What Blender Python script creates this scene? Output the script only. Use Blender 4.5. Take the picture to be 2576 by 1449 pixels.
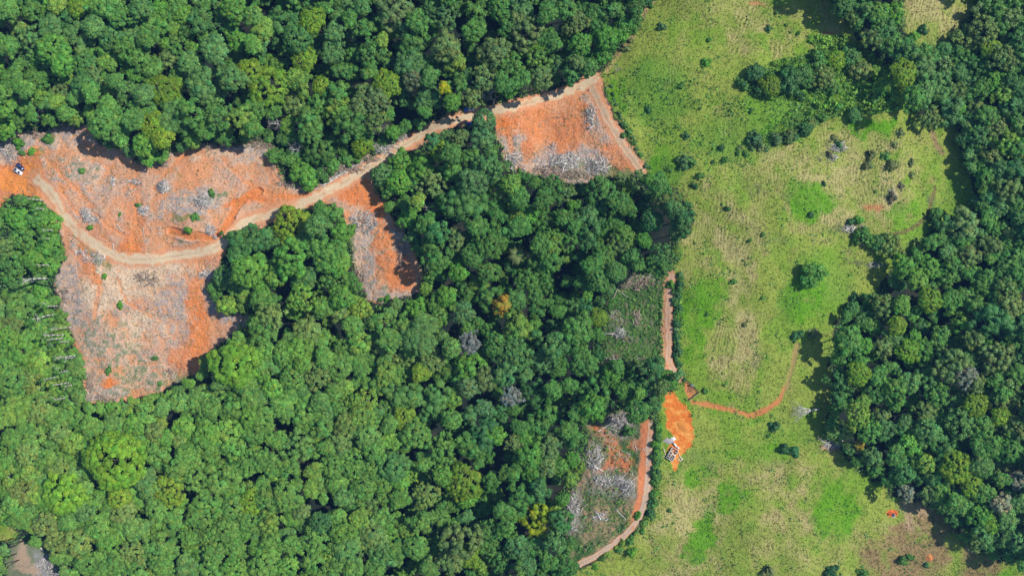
import bpy, math, random
import numpy as np
# ---------------------------------------------------------------- camera, sky, sun, exposure
sc = bpy.context.scene
for o in list(bpy.data.objects): bpy.data.objects.remove(o)
H = 350.0           # drone height over datum, metres
S = 0.2             # metres per photo unit (photo = 2576 x 1449 units) on the datum
CX, CY = 1288.0, 724.5
cam = bpy.data.objects.new('camera', bpy.data.cameras.new('camera'))
sc.collection.objects.link(cam); cam.location = (0, 0, H); cam.rotation_euler = (0, 0, 0)
cam.data.sensor_width = 36.0; cam.data.lens = 36.0*H/(2576*S)
cam.data.clip_start = 1.0; cam.data.clip_end = 20000.0
sc.camera = cam
SUN_AZ = math.radians(17); SUN_EL = math.radians(47)      # azimuth measured from +X towards +Y
w = bpy.data.worlds.new('World'); sc.world = w; w.use_nodes = True
nt = w.node_tree; nt.nodes.clear()
sky = nt.nodes.new('ShaderNodeTexSky'); sky.sky_type = 'NISHITA'; sky.sun_disc = False
sky.sun_elevation = SUN_EL; sky.sun_rotation = math.pi/2 - SUN_AZ
sky.air_density = 1.0; sky.dust_density = 0.3; sky.ozone_density = 3.0
bg = nt.nodes.new('ShaderNodeBackground'); bg.inputs[1].default_value = 0.125
wo = nt.nodes.new('ShaderNodeOutputWorld')
nt.links.new(sky.outputs[0], bg.inputs[0]); nt.links.new(bg.outputs[0], wo.inputs[0])
sl = bpy.data.lights.new('sun', 'SUN'); sl.energy = 4.8; sl.angle = math.radians(0.5); sl.color = (1.0, 0.965, 0.91)
so = bpy.data.objects.new('sun', sl); sc.collection.objects.link(so)
so.location = (300, 90, 300); so.rotation_euler = (0, math.pi/2 - SUN_EL, SUN_AZ)
sc.view_settings.view_transform = 'Standard'; sc.view_settings.look = 'None'
sc.view_settings.exposure = 0.12; sc.view_settings.gamma = 1.0
sc.render.resolution_x = 1024; sc.render.resolution_y = 575
R = np.random.RandomState(7)
C = sc.collection
# ---------------------------------------------------------------- noise
_T = np.random.RandomState(3).rand(512, 512).astype(np.float32)
def vn(x, y, s=0):
    x = x + s*17.31; y = y + s*9.73
    ix = np.floor(x).astype(np.int64); iy = np.floor(y).astype(np.int64)
    fx = (x-ix).astype(np.float32); fy = (y-iy).astype(np.float32)
    fx = fx*fx*(3-2*fx); fy = fy*fy*(3-2*fy)
    a = _T[ix & 511, iy & 511]; b = _T[(ix+1) & 511, iy & 511]
    c = _T[ix & 511, (iy+1) & 511]; d = _T[(ix+1) & 511, (iy+1) & 511]
    return (a*(1-fx)+b*fx)*(1-fy)+(c*(1-fx)+d*fx)*fy
def fbm(x, y, s=0, o=4):
    r = 0; a = 0.5; t = 0
    for i in range(o):
        r = r + a*vn(x, y, s+i*3); t += a; x = x*2.03; y = y*2.03; a *= 0.55
    return r/t
def sst(a, b, x):
    t = np.clip((x-a)/(b-a), 0, 1); return t*t*(3-2*t)
# ---------------------------------------------------------------- relief (smooth terrain height in world metres)
def g2(px, py, cx, cy, sx, sy, rot=0):
    c, s = math.cos(math.radians(rot)), math.sin(math.radians(rot))
    dx, dy = px-cx, py-cy
    u = (dx*c+dy*s)/sx; v = (-dx*s+dy*c)/sy
    return np.exp(-(u*u+v*v)/2)
def tz(x, y):
    px = x/S+CX; py = CY-y/S
    z = 7*g2(px, py, 1900, 560, 230, 260) + 6*g2(px, py, 1850, 1300, 260, 160)
    z = z - 9*g2(px, py, 2420, 420, 90, 520, 8) - 5*g2(px, py, 2180, 780, 90, 160)
    z = z - 7*g2(px, py, 1500, 120, 90, 170, 30) - 6*g2(px, py, 1430, 800, 110, 260, 20)
    z = z + 6*g2(px, py, 350, 520, 330, 120) - 4*g2(px, py, 880, 240, 180, 80) + 4*g2(px, py, 300, 1150, 350, 200)
    z = z + 4.2*(vn(px/125+3, py/125+7, 6)-.5) + 1.5*(vn(px/52, py/52, 8)-.5)
    far = np.clip((np.hypot(x, y)-420)/900, 0, 1)
    return z + far*(vn(x/260, y/260, 5)-0.3)*45
def p2w(px, py, h=0.0):
    """photo position of a point standing h metres above the ground -> world x, y, ground z"""
    px = np.asarray(px, float); py = np.asarray(py, float)
    z = 0*px
    for _ in range(5):
        k = S*(H-z-h)/H
        x = (px-CX)*k; y = (CY-py)*k
        z = tz(x, y)
    return x, y, z
# ---------------------------------------------------------------- mesh collector
class MB:
    def __init__(s): s.V = []; s.F = []; s.n = 0; s.col = []
    def add(s, V, F, col=None):
        V = np.asarray(V, np.float32).reshape(-1, 3)
        if isinstance(F, list) and len(F) and isinstance(F[0], np.ndarray):
            for f in F: s.F.append(f+s.n)
        else: s.F.append(np.asarray(F, np.int64)+s.n)
        s.V.append(V); s.n += len(V)
        if col is not None:
            col = np.asarray(col, np.float32)
            if col.ndim == 1: col = np.tile(col, (len(V), 1))
            s.col.append(col[:, :3])
        return s
    def box(s, c, d, rz=0, ry=0, taper=1.0, col=None):
        a = np.array([[-1,-1,-1],[1,-1,-1],[1,1,-1],[-1,1,-1],[-1,-1,1],[1,-1,1],[1,1,1],[-1,1,1]], float)
        a[4:, :2] *= taper
        a = a*np.array(d)/2
        if ry:
            c_, s_ = math.cos(ry), math.sin(ry); a = a @ np.array([[c_,0,-s_],[0,1,0],[s_,0,c_]])
        c_, s_ = math.cos(rz), math.sin(rz); a = a @ np.array([[c_,s_,0],[-s_,c_,0],[0,0,1]])
        s.add(a+np.array(c), np.array([[0,3,2,1],[4,5,6,7],[0,1,5,4],[1,2,6,5],[2,3,7,6],[3,0,4,7]]), col)
        return s
    def sticks(s, P0, P1, R0, R1, n=5, col=None):
        P0 = np.atleast_2d(np.asarray(P0, float)); P1 = np.atleast_2d(np.asarray(P1, float)); N = len(P0)
        R0 = np.broadcast_to(np.asarray(R0, float), (N,)); R1 = np.broadcast_to(np.asarray(R1, float), (N,))
        d = P1-P0; d /= np.linalg.norm(d, axis=1, keepdims=True)+1e-9
        up = np.where(np.abs(d[:, 2:3]) > 0.9, np.array([[1., 0, 0]]), np.array([[0, 0, 1.]]))
        u = np.cross(d, up); u /= np.linalg.norm(u, axis=1, keepdims=True)+1e-9; v = np.cross(u, d)
        t = np.arange(n)/n*2*math.pi
        ring = u[:, None]*np.cos(t)[None, :, None]+v[:, None]*np.sin(t)[None, :, None]
        A = P0[:, None]+ring*R0[:, None, None]; B = P1[:, None]+ring*R1[:, None, None]
        V = np.concatenate([A, B], 1).reshape(-1, 3)
        i = np.arange(n); j = (i+1) % n
        q = np.stack([i, i+n, j+n, j], 1)
        F = (q[None]+(np.arange(N)*2*n)[:, None, None]).reshape(-1, 4)
        cap = np.stack([np.arange(n)[::-1]+n], 0)
        FC = (cap[None]+(np.arange(N)*2*n)[:, None, None]).reshape(-1, n)
        FD = (np.arange(n)[None][None]+(np.arange(N)*2*n)[:, None, None]).reshape(-1, n)
        if col is not None:
            col = np.asarray(col, float)
            col = np.repeat(np.broadcast_to(col, (N, 3)), 2*n, 0)
        s.add(V, [F, FC, FD], col); return s
    def xf(s, V): return V
    def mesh(s, name, mat, smooth=False):
        me = bpy.data.meshes.new(name)
        V = np.concatenate(s.V); me.vertices.add(len(V)); me.vertices.foreach_set('co', V.ravel())
        L = np.concatenate([f.ravel() for f in s.F]).astype(np.int32)
        tot = np.concatenate([np.full(len(f), f.shape[1], np.int32) for f in s.F])
        st = np.concatenate([[0], np.cumsum(tot)[:-1]]).astype(np.int32)
        me.loops.add(len(L)); me.loops.foreach_set('vertex_index', L)
        me.polygons.add(len(tot)); me.polygons.foreach_set('loop_start', st); me.polygons.foreach_set('loop_total', tot)
        if smooth: me.polygons.foreach_set('use_smooth', np.ones(len(tot), bool))
        if s.col:
            c = np.concatenate(s.col); c = np.concatenate([c, np.ones((len(c), 1), np.float32)], 1)
            a = me.color_attributes.new('tint', 'FLOAT_COLOR', 'POINT'); a.data.foreach_set('color', c.ravel())
        me.update(calc_edges=True); me.materials.append(mat)
        return me
    def obj(s, name, mat, parent=None, smooth=False, loc=None):
        o = bpy.data.objects.new(name, s.mesh(name, mat, smooth)); C.objects.link(o)
        if parent: o.parent = parent
        if loc is not None: o.location = loc
        return o
def tag(o, label=None, cat=None, group=None, kind=None):
    if label: o['label'] = label
    if cat: o['category'] = cat
    if group: o['group'] = group
    if kind: o['kind'] = kind
    return o
def empty(name, loc, rz=0):
    o = bpy.data.objects.new(name, None); C.objects.link(o); o.location = loc; o.rotation_euler = (0, 0, rz); o.empty_display_size = .5
    return o
# ---------------------------------------------------------------- materials
def mat(name, col=(.5, .5, .5), rough=.8, spec=.3, src=None, noise=0.25, nscale=3.0, trans=0.0, metal=0.0, bump=0.0, bscale=5.0):
    """src: None (fixed colour), 'tint' (mesh colour) or 'object' (object colour)"""
    m = bpy.data.materials.new(name); m.use_nodes = True; t = m.node_tree; N = t.nodes; L = t.links
    b = N['Principled BSDF']; b.inputs['Roughness'].default_value = rough
    b.inputs['Specular IOR Level'].default_value = spec; b.inputs['Metallic'].default_value = metal
    if src == 'tint':
        a = N.new('ShaderNodeAttribute'); a.attribute_name = 'tint'; c = a.outputs['Color']
    elif src == 'object':
        a = N.new('ShaderNodeObjectInfo'); c = a.outputs['Color']
        if trans:
            v = N.new('ShaderNodeAttribute'); v.attribute_name = 'tint'
            mm = N.new('ShaderNodeMix'); mm.data_type = 'RGBA'; mm.blend_type = 'MULTIPLY'; mm.inputs[0].default_value = 1
            L.new(c, mm.inputs[6]); L.new(v.outputs['Color'], mm.inputs[7]); c = mm.outputs[2]
    else:
        a = N.new('ShaderNodeRGB'); a.outputs[0].default_value = (*col, 1); c = a.outputs[0]
    tc = N.new('ShaderNodeTexCoord'); no = N.new('ShaderNodeTexNoise'); no.inputs['Scale'].default_value = nscale; no.inputs['Detail'].default_value = 5
    geo = N.new('ShaderNodeNewGeometry')
    L.new(geo.outputs['Position'] if src else tc.outputs['Object'], no.inputs['Vector'])
    mr = N.new('ShaderNodeMapRange'); mr.inputs[1].default_value = .3; mr.inputs[2].default_value = .7
    mr.inputs[3].default_value = 1-noise; mr.inputs[4].default_value = 1+noise
    L.new(no.outputs[0], mr.inputs[0])
    vm = N.new('ShaderNodeVectorMath'); vm.operation = 'SCALE'
    L.new(c, vm.inputs[0]); L.new(mr.outputs[0], vm.inputs['Scale']); L.new(vm.outputs[0], b.inputs['Base Color'])
    if bump:
        n2 = N.new('ShaderNodeTexNoise'); n2.inputs['Scale'].default_value = bscale; n2.inputs['Detail'].default_value = 6
        L.new(geo.outputs['Position'], n2.inputs['Vector'])
        bp = N.new('ShaderNodeBump'); bp.inputs['Distance'].default_value = bump; L.new(n2.outputs[0], bp.inputs['Height'])
        L.new(bp.outputs[0], b.inputs['Normal'])
    if trans:
        tr = N.new('ShaderNodeBsdfTranslucent'); L.new(vm.outputs[0], tr.inputs[0])
        mx = N.new('ShaderNodeMixShader'); mx.inputs[0].default_value = trans
        L.new(b.outputs[0], mx.inputs[1]); L.new(tr.outputs[0], mx.inputs[2]); L.new(mx.outputs[0], N['Material Output'].inputs[0])
    return m
M_ground = mat('ground_soil_grass', rough=.95, spec=.1, src='tint', noise=.22, nscale=1.6, bump=.35, bscale=1.4)
M_road = mat('packed_gravel', rough=.95, spec=.1, src='tint', noise=.12, nscale=1.2, bump=.05, bscale=2)
M_leafo = mat('leaves', rough=.55, spec=.3, src='object', noise=.3, nscale=.45, trans=.36)
M_leaft = mat('leaves_mixed', rough=.55, spec=.3, src='tint', noise=.3, nscale=.45, trans=.36)
M_bark = mat('bark', (.16, .12, .085), rough=.9, noise=.3)
M_pale = mat('pale_dead_wood', (.56, .52, .47), rough=.85, noise=.2)
M_tint = mat('mixed_tint', rough=.85, spec=.2, src='tint', noise=.2, nscale=2)
# ---------------------------------------------------------------- masks, on a raster in photo units
GX0, GY0, GS = -420, -420, 4
gx = np.arange(GX0, 3000, GS, dtype=np.float32); gy = np.arange(GY0, 1872, GS, dtype=np.float32)
GXX, GYY = np.meshgrid(gx, gy)
def sdp(poly):
    d2 = np.full(GXX.shape, 1e9, np.float32); ins = np.zeros(GXX.shape, bool)
    n = len(poly)
    for i in range(n):
        x1, y1 = poly[i]; x2, y2 = poly[(i+1) % n]
        dx, dy = x2-x1, y2-y1; L = dx*dx+dy*dy+1e-9
        t = np.clip(((GXX-x1)*dx+(GYY-y1)*dy)/L, 0, 1)
        d2 = np.minimum(d2, (GXX-x1-t*dx)**2+(GYY-y1-t*dy)**2)
        if y1 != y2:
            ins ^= ((GYY > y1) != (GYY > y2)) & (GXX < (x2-x1)*(GYY-y1)/(y2-y1)+x1)
    d = np.sqrt(d2); return np.where(ins, d, -d)
def sdl(pts):
    d2 = np.full(GXX.shape, 1e9, np.float32)
    for (x1, y1), (x2, y2) in zip(pts[:-1], pts[1:]):
        dx, dy = x2-x1, y2-y1; L = dx*dx+dy*dy+1e-9
        t = np.clip(((GXX-x1)*dx+(GYY-y1)*dy)/L, 0, 1)
        d2 = np.minimum(d2, (GXX-x1-t*dx)**2+(GYY-y1-t*dy)**2)
    return np.sqrt(d2)
def samp(G, px, py):
    u = np.clip((px-GX0)/GS, 0, G.shape[1]-1.01); v = np.clip((py-GY0)/GS, 0, G.shape[0]-1.01)
    i = u.astype(int); j = v.astype(int); fu = u-i; fv = v-j
    return (G[j, i]*(1-fu)+G[j, i+1]*fu)*(1-fv)+(G[j+1, i]*(1-fu)+G[j+1, i+1]*fu)*fv
def P(s):
    a = [float(t) for t in s.replace(',', ' ').split()]; return list(zip(a[::2], a[1::2]))
CLEAR = P('''-420,380 0,358 30,345 45,330 75,328 110,335 150,315 190,322 228,315 235,345 262,362 300,378 330,395 345,405 380,420 400,415
430,385 480,372 560,370 620,365 660,360 690,372 692,400 698,430 715,455 740,468 790,474 815,455 870,425 930,400 975,372 1000,350 1050,325
1095,305 1150,288 1190,272 1240,266 1300,250 1380,230 1450,208 1490,190 1512,176 1520,190 1518,220 1535,265 1555,310 1590,370 1628,438
1600,448 1560,440 1530,452 1500,462 1440,464 1390,448 1340,440 1300,430 1275,400 1250,345 1240,310 1215,310 1180,318 1150,322 1120,332 1100,355
1060,372 1030,385 990,400 945,430 940,470 965,510 990,545 1010,570 1030,600 1045,640 1062,690 1060,738 1010,752 950,772 925,755 905,720
895,680 885,640 880,590 865,545 845,510 800,518 740,532 700,548 650,575 590,595 562,625 560,665 540,700 520,720 530,745 560,760 600,790
640,800 600,840 560,860 520,895 505,935 450,962 400,988 340,1008 280,1012 215,1008 205,960 215,915 190,880 178,830 150,770 132,720 150,680
162,650 155,600 135,535 95,500 60,492 25,498 0,520 -60,560 -420,600''')
PAST1 = P('''1640,-420 1640,0 1618,35 1600,65 1580,95 1560,125 1545,150 1520,178 1522,215 1545,270 1580,330 1630,438 1660,455 1700,470 1725,500
1738,545 1735,590 1712,600 1705,640 1700,690 1705,760 1700,860 1705,930 1720,960 1700,985 1662,1000 1655,1060 1650,1200 1645,1260 1620,1320
1570,1365 1500,1410 1440,1445 1420,1880 3000,1880 3000,1450 2576,1425 2490,1405 2400,1345 2385,1300 2330,1270 2290,1255 2235,1255 2225,1215
2160,1190 2120,1150 2100,1120 2080,1100 2075,1060 2095,1000 2085,930 2090,870 2100,820 2130,760 2200,735 2230,700 2250,670 2285,640 2330,590 2380,560 2440,540 2450,500 2440,450 2420,400 2410,330 2400,300 2370,300 2340,320 2290,275 2250,190 2160,110
2150,80 2110,40 2080,0 2080,-420''')
PAST2 = P('2272,-420 2272,0 2275,90 2300,112 2385,118 2395,90 2440,30 2455,0 2455,-420')
PAST3 = P('-420,1290 0,1310 25,1320 45,1340 30,1360 0,1365 -420,1380')
SCRUB = P('''1845,205 1890,180 1960,160 2020,140 2060,125 2160,115 2200,150 2250,190 2290,230 2280,270 2200,280 2100,290 2060,310 1990,350
1930,372 1900,355 1960,310 1990,290 1990,250 1900,240''')
CORNER = P('30,1370 60,1360 90,1370 130,1400 165,1449 165,1880 10,1880 20,1420')
WEED = P('1560,690 1620,685 1668,692 1665,780 1665,900 1672,925 1640,915 1600,905 1540,905 1520,890 1515,850 1530,800 1540,750')
SOUTH = P('1475,1060 1520,1040 1570,1035 1610,1055 1625,1062 1640,1063 1650,1200 1645,1260 1600,1330 1500,1400 1440,1425 1420,1380 1415,1300 1430,1250 1465,1200 1475,1120')
YARD = P('1668,985 1690,985 1720,1020 1735,1050 1748,1090 1745,1115 1720,1140 1705,1170 1690,1182 1684,1150 1672,1130 1690,1100 1680,1070 1668,1030')
D_clear, D_p1, D_p2, D_p3 = sdp(CLEAR), sdp(PAST1), sdp(PAST2), sdp(PAST3)
D_scrub, D_corner, D_weed, D_south, D_yard = sdp(SCRUB), sdp(CORNER), sdp(WEED), sdp(SOUTH), sdp(YARD)
D_past = np.maximum(np.maximum(D_p1, D_p2), D_p3)
D_open = np.maximum.reduce([D_clear, D_past, D_corner, D_weed, D_south, D_yard])
ROAD1 = P('''88,447 105,462 122,480 140,505 155,535 175,565 212,595 250,622 290,645 340,655 400,650 470,640 530,630 562,612 592,580 625,556 680,540
730,525 780,505 840,475 900,440 960,402 1010,370 1060,338 1110,312 1160,300 1200,290 1260,275 1320,262 1380,246 1440,226 1485,208 1505,190''')
ROAD2 = P('1488,212 1500,240 1520,285 1548,335 1580,385 1618,436')
ROAD3 = P('1690,690 1684,740 1681,800 1683,860 1681,900 1692,930 1712,950')
ROAD4 = P('1637,1064 1634,1110 1630,1200 1626,1250 1612,1295 1582,1338 1530,1378 1490,1402 1455,1420')
TRACK = P('1640,2 1628,20 1612,50 1585,98 1560,130 1545,150 1527,178')
PATH = P('1742,1012 1780,1018 1840,1030 1885,1046 1930,1030 1962,1008 1984,960 1998,905 2006,868')
CUT = P('650,482 612,500 594,520 580,552 560,580 530,596 480,594 430,582')
D_r = np.minimum.reduce([sdl(ROAD1), sdl(ROAD2), sdl(ROAD3), sdl(ROAD4)])
D_track, D_path, D_cut = sdl(TRACK), sdl(PATH), sdl(CUT)
# ---------------------------------------------------------------- ground sheet
def axis(lo, hi, step, far):
    a = list(np.arange(lo, hi, step)); d = step
    x = a[-1]; r = []
    while x < far: d *= 1.18; x += d; r.append(x)
    x = a[0]; d = step; l = []
    while x > -far: d *= 1.18; x -= d; l.append(x)
    return np.array(l[::-1]+a+r)
ax = axis(-270, 270, 0.42, 4000); ay = axis(-158, 158, 0.42, 4000)
X, Y = np.meshgrid(ax, ay); Z0 = tz(X, Y)
K = H/(H-Z0)/S; PX = X*K+CX; PY = CY-Y*K
wx = (fbm(PX/26, PY/26, 1, 3)-.5)*26; wy = (fbm(PX/26, PY/26, 2, 3)-.5)*26
wx += (vn(PX/5, PY/5, 3)-.5)*7; wy += (vn(PX/5, PY/5, 4)-.5)*6
QX, QY = PX+wx, PY+wy
def m_(D, a=-3, b=3, warp=True): return sst(a, b, samp(D, QX if warp else PX, QY if warp else PY))
def lin(r, g, b, k=1.0):
    f = lambda u: (u/255/12.92 if u/255 <= .04045 else ((u/255+.055)/1.055)**2.4)*k
    return np.array([f(r), f(g), f(b)], np.float32)
def mix(A, B, m): return A*(1-m[..., None])+B*m[..., None]
def bl(lst, warp=True, big=0):
    r = 0*PX
    x, y = (QX, QY) if warp else (PX, PY)
    if big: x = x+(fbm(PX/48, PY/48, 91, 3)-.5)*big; y = y+(fbm(PX/48, PY/48, 92, 3)-.5)*big
    for t in lst:
        cx, cy, rx, ry = t[:4]; rot = t[4] if len(t) > 4 else 0; a = t[5] if len(t) > 5 else 1
        c_, s_ = math.cos(math.radians(rot)), math.sin(math.radians(rot)); dx, dy = x-cx, y-cy
        q = ((dx*c_+dy*s_)/rx)**2+((-dx*s_+dy*c_)/ry)**2
        r = np.maximum(r, a*sst(1.9, .25, q))
    return r
KA = 0.86
n_big = fbm(PX/120, PY/120, 11, 4); n_mid = fbm(PX/30, PY/30, 12, 4); n_sm = fbm(PX/8, PY/8, 13, 3); n_fi = vn(PX/2.6, PY/2.6, 14)
n_fi2 = vn(PX/3.4, PY/3.4, 15)
col = np.zeros(X.shape+(3,), np.float32)
col[:] = np.array([.018, .026, .020])
col = mix(col, np.array([.034, .034, .024]), sst(.5, .7, n_mid))
mp = np.maximum(m_(D_past, -6, 2), 0)
# pasture
G_dry = lin(166, 164, 92, KA); G_tan = lin(192, 178, 122, KA); G_grn = lin(128, 156, 58, KA); G_lush = lin(92, 152, 18, KA); G_olv = lin(146, 160, 68, KA)
dry = bl([(1810, 600, 110, 210, 0, .8), (2130, 470, 150, 150, 0, .75), (1930, 420, 120, 60, -15, .6), (1850, 880, 70, 130, 0, .7), (1730, 1330, 110, 200, 10, .75),
          (1960, 1200, 170, 70, 10, .6), (2000, 1380, 170, 120, 0, .6), (2350, 50, 90, 90, 0, .8), (1950, 40, 200, 110, 0, .6), (2200, 440, 100, 110, 0, .7), (2300, 1380, 150, 90, 0, .6), (1690, 150, 30, 110, 20, .5), (1810, 300, 60, 30, 30, .4), (20, 1340, 60, 30, 0, .5)])
dry = np.clip(dry+(n_mid-.5)*1.3+(n_big-.5)*.8, 0, 1)
pc = mix(mix(np.broadcast_to(G_grn, col.shape), G_olv, sst(.25, .6, n_mid+.25*n_sm)), G_dry, sst(.30, .95, dry)*.85)
pc = mix(pc, G_tan, sst(.68, 1.1, dry)*.7)
grn = bl([(1650, 230, 90, 90, 0, .8), (1840, 350, 120, 60, 0, .7), (1960, 280, 100, 50, 0, .8), (1670, 430, 50, 50, 0, .9), (2060, 720, 90, 90, 30, .7), (2430, 480, 60, 90, 0, .7), (2330, 600, 60, 50, 0, .6),
          (1990, 760, 40, 60, 0, .7), (2030, 1080, 60, 40, 0, .6), (1780, 1150, 60, 30, 0, .5), (2170, 1180, 60, 50, 0, .6), (1700, 1110, 30, 100, 0, .6), (1950, 1120, 60, 60, 0, .6), (2380, 110, 90, 20, 0, .6)])
pc = mix(pc, lin(100, 148, 46, KA), sst(.2, .9, grn+(n_mid-.5)*.8)*.8)
lush = bl([(2190, 318, 60, 22, 3), (2240, 310, 30, 20, 0), (2045, 508, 72, 46, 10), (1775, 750, 42, 62, 10), (1735, 810, 30, 90, 0, .8), (1735, 1200, 26, 24, 0), (1762, 1350, 26, 75, 18), (2110, 1285, 62, 66, 0, .85),
           (1838, 1250, 30, 45, 20, .9), (1660, 405, 30, 42, 0, .8), (1545, 240, 20, 60, -10, .6), (1975, 330, 60, 20, 0, .7), (2270, 540, 55, 20, -8, .5), (2010, 745, 50, 70, 20, .6), (1780, 1180, 25, 20, 0, .6), (1900, 1140, 90, 20, 5, .6), (1830, 470, 60, 14, -20, .5), (2480, 1440, 90, 30, 10, .7), (2350, 1340, 16, 50, -20, .6)], big=75)
pc = mix(pc, lin(108, 152, 36, KA), sst(.52, .72, fbm(PX/70, PY/95, 77, 3))*.55*sst(.75, .3, dry))
pc = mix(pc, G_lush, sst(-.05, 1.15, lush*1.1+(n_mid-.5)*1.3+(n_sm-.5)*.5+(n_big-.5)*.8)*sst(0, .5, lush)*.9)
# cattle terracettes
south = sst(1000, 1100, PY)
phase = (PX + PY*(.08+.25*south) + (fbm(PX/75, PY/150, 22, 3)-.5)*(70+150*south) + (n_sm-.5)*6)/7.0
ter = np.sin(phase*2*math.pi)*.5+.5; ter = ter*sst(.2, .6, fbm(PX/18, PY/26, 24, 2)+.1)
terA = sst(.25, .7, dry)*(1-sst(.3, .8, lush))*sst(.35, .6, fbm(PX/60, PY/60, 23, 2)+.12)
pc = mix(pc, lin(196, 178, 124, KA), ter*terA*.2)
pc = mix(pc, lin(84, 104, 34, KA), (1-ter)*terA*.2)
pc = mix(pc, lin(98, 98, 80, KA), bl([(2105, 150+220, 26, 14), (2080, 395, 20, 10), (2120, 480+95, 45, 20, 0, .7), (1900, 480, 20, 18, 0, .5), (1905, 905, 16, 26, 20, .6), (1940, 600, 45, 14, 10, .5), (2170, 660, 40, 10, 5, .8), (2235, 485, 25, 20, 0, .7), (2345, 500, 12, 12, 0, .8), (2310, 610, 50, 14, -20, .5)])*sst(.3, .7, n_sm)*.8)
pc = mix(pc, lin(190, 132, 88, KA), bl([(2195, 523, 26, 8, 8), (2090, 1128, 26, 7, 0), (1905, 12, 26, 7, 5, .9), (1970+110, 88, 16, 6)])*.9)
brown = bl([(2360, 1300, 50, 50, 0, .8), (2290, 1400, 110, 60, 0, 1), (2460, 1420, 60, 40, 0, .8), (2440, 1395, 30, 20, 0, .6), (2395, 1290, 30, 25, 0, .9), (2260, 1330, 24, 14)])
pc = mix(pc, lin(152, 124, 88, KA), sst(.15, .9, brown+(n_mid-.5)*1.2+(n_big-.5)*.6)*.88)
pc = mix(pc, lin(190, 160, 125, KA), bl([(2300, 1275, 44, 22, 10), (2285, 1310, 14, 26)])*.8)
pc = mix(pc, lin(84, 112, 40, KA), sst(.60, .8, n_sm)*.28)
pc = pc*(.90+.16*n_fi[..., None])
col = mix(col, pc, mp)
# scrub / weeds
sc_ = mix(mix(np.broadcast_to(lin(86, 120, 44, KA), col.shape), lin(128, 160, 36, KA), sst(.45, .7, n_mid)), lin(60, 82, 40, KA), sst(.55, .75, n_sm)*.6)
col = mix(col, sc_, m_(D_scrub, -4, 4))
wc = mix(mix(np.broadcast_to(lin(70, 100, 50, KA), col.shape), lin(92, 116, 62, KA), sst(.4, .7, n_mid)), lin(128, 116, 92, KA), sst(.55, .75, n_sm)*.7)
wc = mix(wc, mix(np.broadcast_to(lin(150, 132, 100, KA), col.shape), lin(176, 140, 108, KA), sst(.5, .65, n_sm)), sst(.38, .62, n_mid)*m_(D_south, -4, 4)*.8)
col = mix(col, wc, np.maximum(m_(D_weed, -4, 4), m_(D_south, -4, 4)))
# clearings
E_or = lin(212, 148, 104, KA); E_dp = lin(214, 126, 68, KA); E_pk = lin(206, 160, 128, KA); E_ln = lin(200, 170, 144, KA); E_gr = lin(168, 156, 148, KA); E_pl = lin(222, 192, 156, KA)
cc = mix(np.broadcast_to(E_or, col.shape), E_pk, sst(.4, .62, n_mid))
cc = mix(cc, E_ln, sst(.45, .75, n_mid*.5+n_sm*.5)*.7)
litter = bl([(200, 440, 110, 50, 15, .55), (120, 345, 120, 28, 0, .8), (20, 380, 50, 40, 0, .9), (660, 375, 60, 20, 0, .9), (480, 505, 90, 34, -8, .85), (225, 545, 34, 22, 20, .9), (410, 470, 22, 22, 0, .9), (370, 530, 34, 30, 0, .5),
             (350, 590, 60, 30, 0, .4), (175, 740, 40, 90, -15, .8), (260, 800, 90, 150, 0, .6), (400, 720, 130, 60, 0, .7), (410, 820, 110, 60, 0, .7), (430, 930, 120, 60, 0, .6), (545, 740, 40, 60, 0, .8), (540, 680, 30, 40, 0, .7),
             (915, 600, 50, 90, 0, .9), (1010, 630, 24, 70, -10, .8), (920, 700, 26, 50, 0, .8), (980, 745, 60, 20, 0, .8), (870, 420, 120, 24, -28, 1), (730, 455, 40, 12, 20, .8), (1440, 415, 110, 50, 0, 1), (1290, 370, 40, 50, 0, .8),
             (1330, 320, 20, 50, 0, .5), (1490, 280, 30, 60, -20, .6), (1400, 300, 60, 30, 0, .4), (1530, 350, 20, 40, -25, .5), (600, 800, 60, 40, 0, .7), (235, 640, 70, 26, 38, .8), (600, 420, 60, 60, 0, .3), (260, 980, 70, 30, 0, .8)])
cc = mix(cc, mix(np.broadcast_to(E_ln, col.shape), E_gr, sst(.4, .6, n_sm)), sst(.25, .8, litter+(n_mid-.5)*.9+(n_sm-.5)*.5))
pale = bl([(330, 700, 100, 60, 0, .9), (260, 730, 60, 70, 0, .8), (360, 830, 80, 50, 10, .7), (490, 380, 90, 20, 0, .5), (200, 380, 80, 24, 10, .6), (400, 680, 120, 30, 0, .7)])
cc = mix(cc, E_pl, sst(.3, .9, pale+(n_mid-.5)*.7)*.8)
gw = bl([(270, 860, 90, 80, 0, .4), (340, 950, 120, 50, 0, .45), (240, 640, 50, 22, 35, .9), (480, 545, 22, 8, 0, 1), (455, 548, 30, 10), (540, 495, 40, 10, -10, .6), (115, 350, 26, 8, -20, 1), (1545, 440, 60, 26, 20, 1), (130, 760, 30, 60, 0, .4), (880, 610, 14, 60, 0, .7), (590, 760, 40, 30, 0, .8), (450, 955, 60, 26, -10, .6), (1470, 430, 70, 26, 0, .5), (770, 515, 40, 8, -15, .5), (200, 430, 90, 30, 15, .35), (100, 385, 12, 14, 0, .8), (980, 730, 16, 12, 0, .4)])
cc = mix(cc, lin(112, 130, 72, KA), sst(.35, .85, gw*.9+.10+(n_sm-.5)*.9+(n_mid-.5)*.4)*.85)
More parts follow.
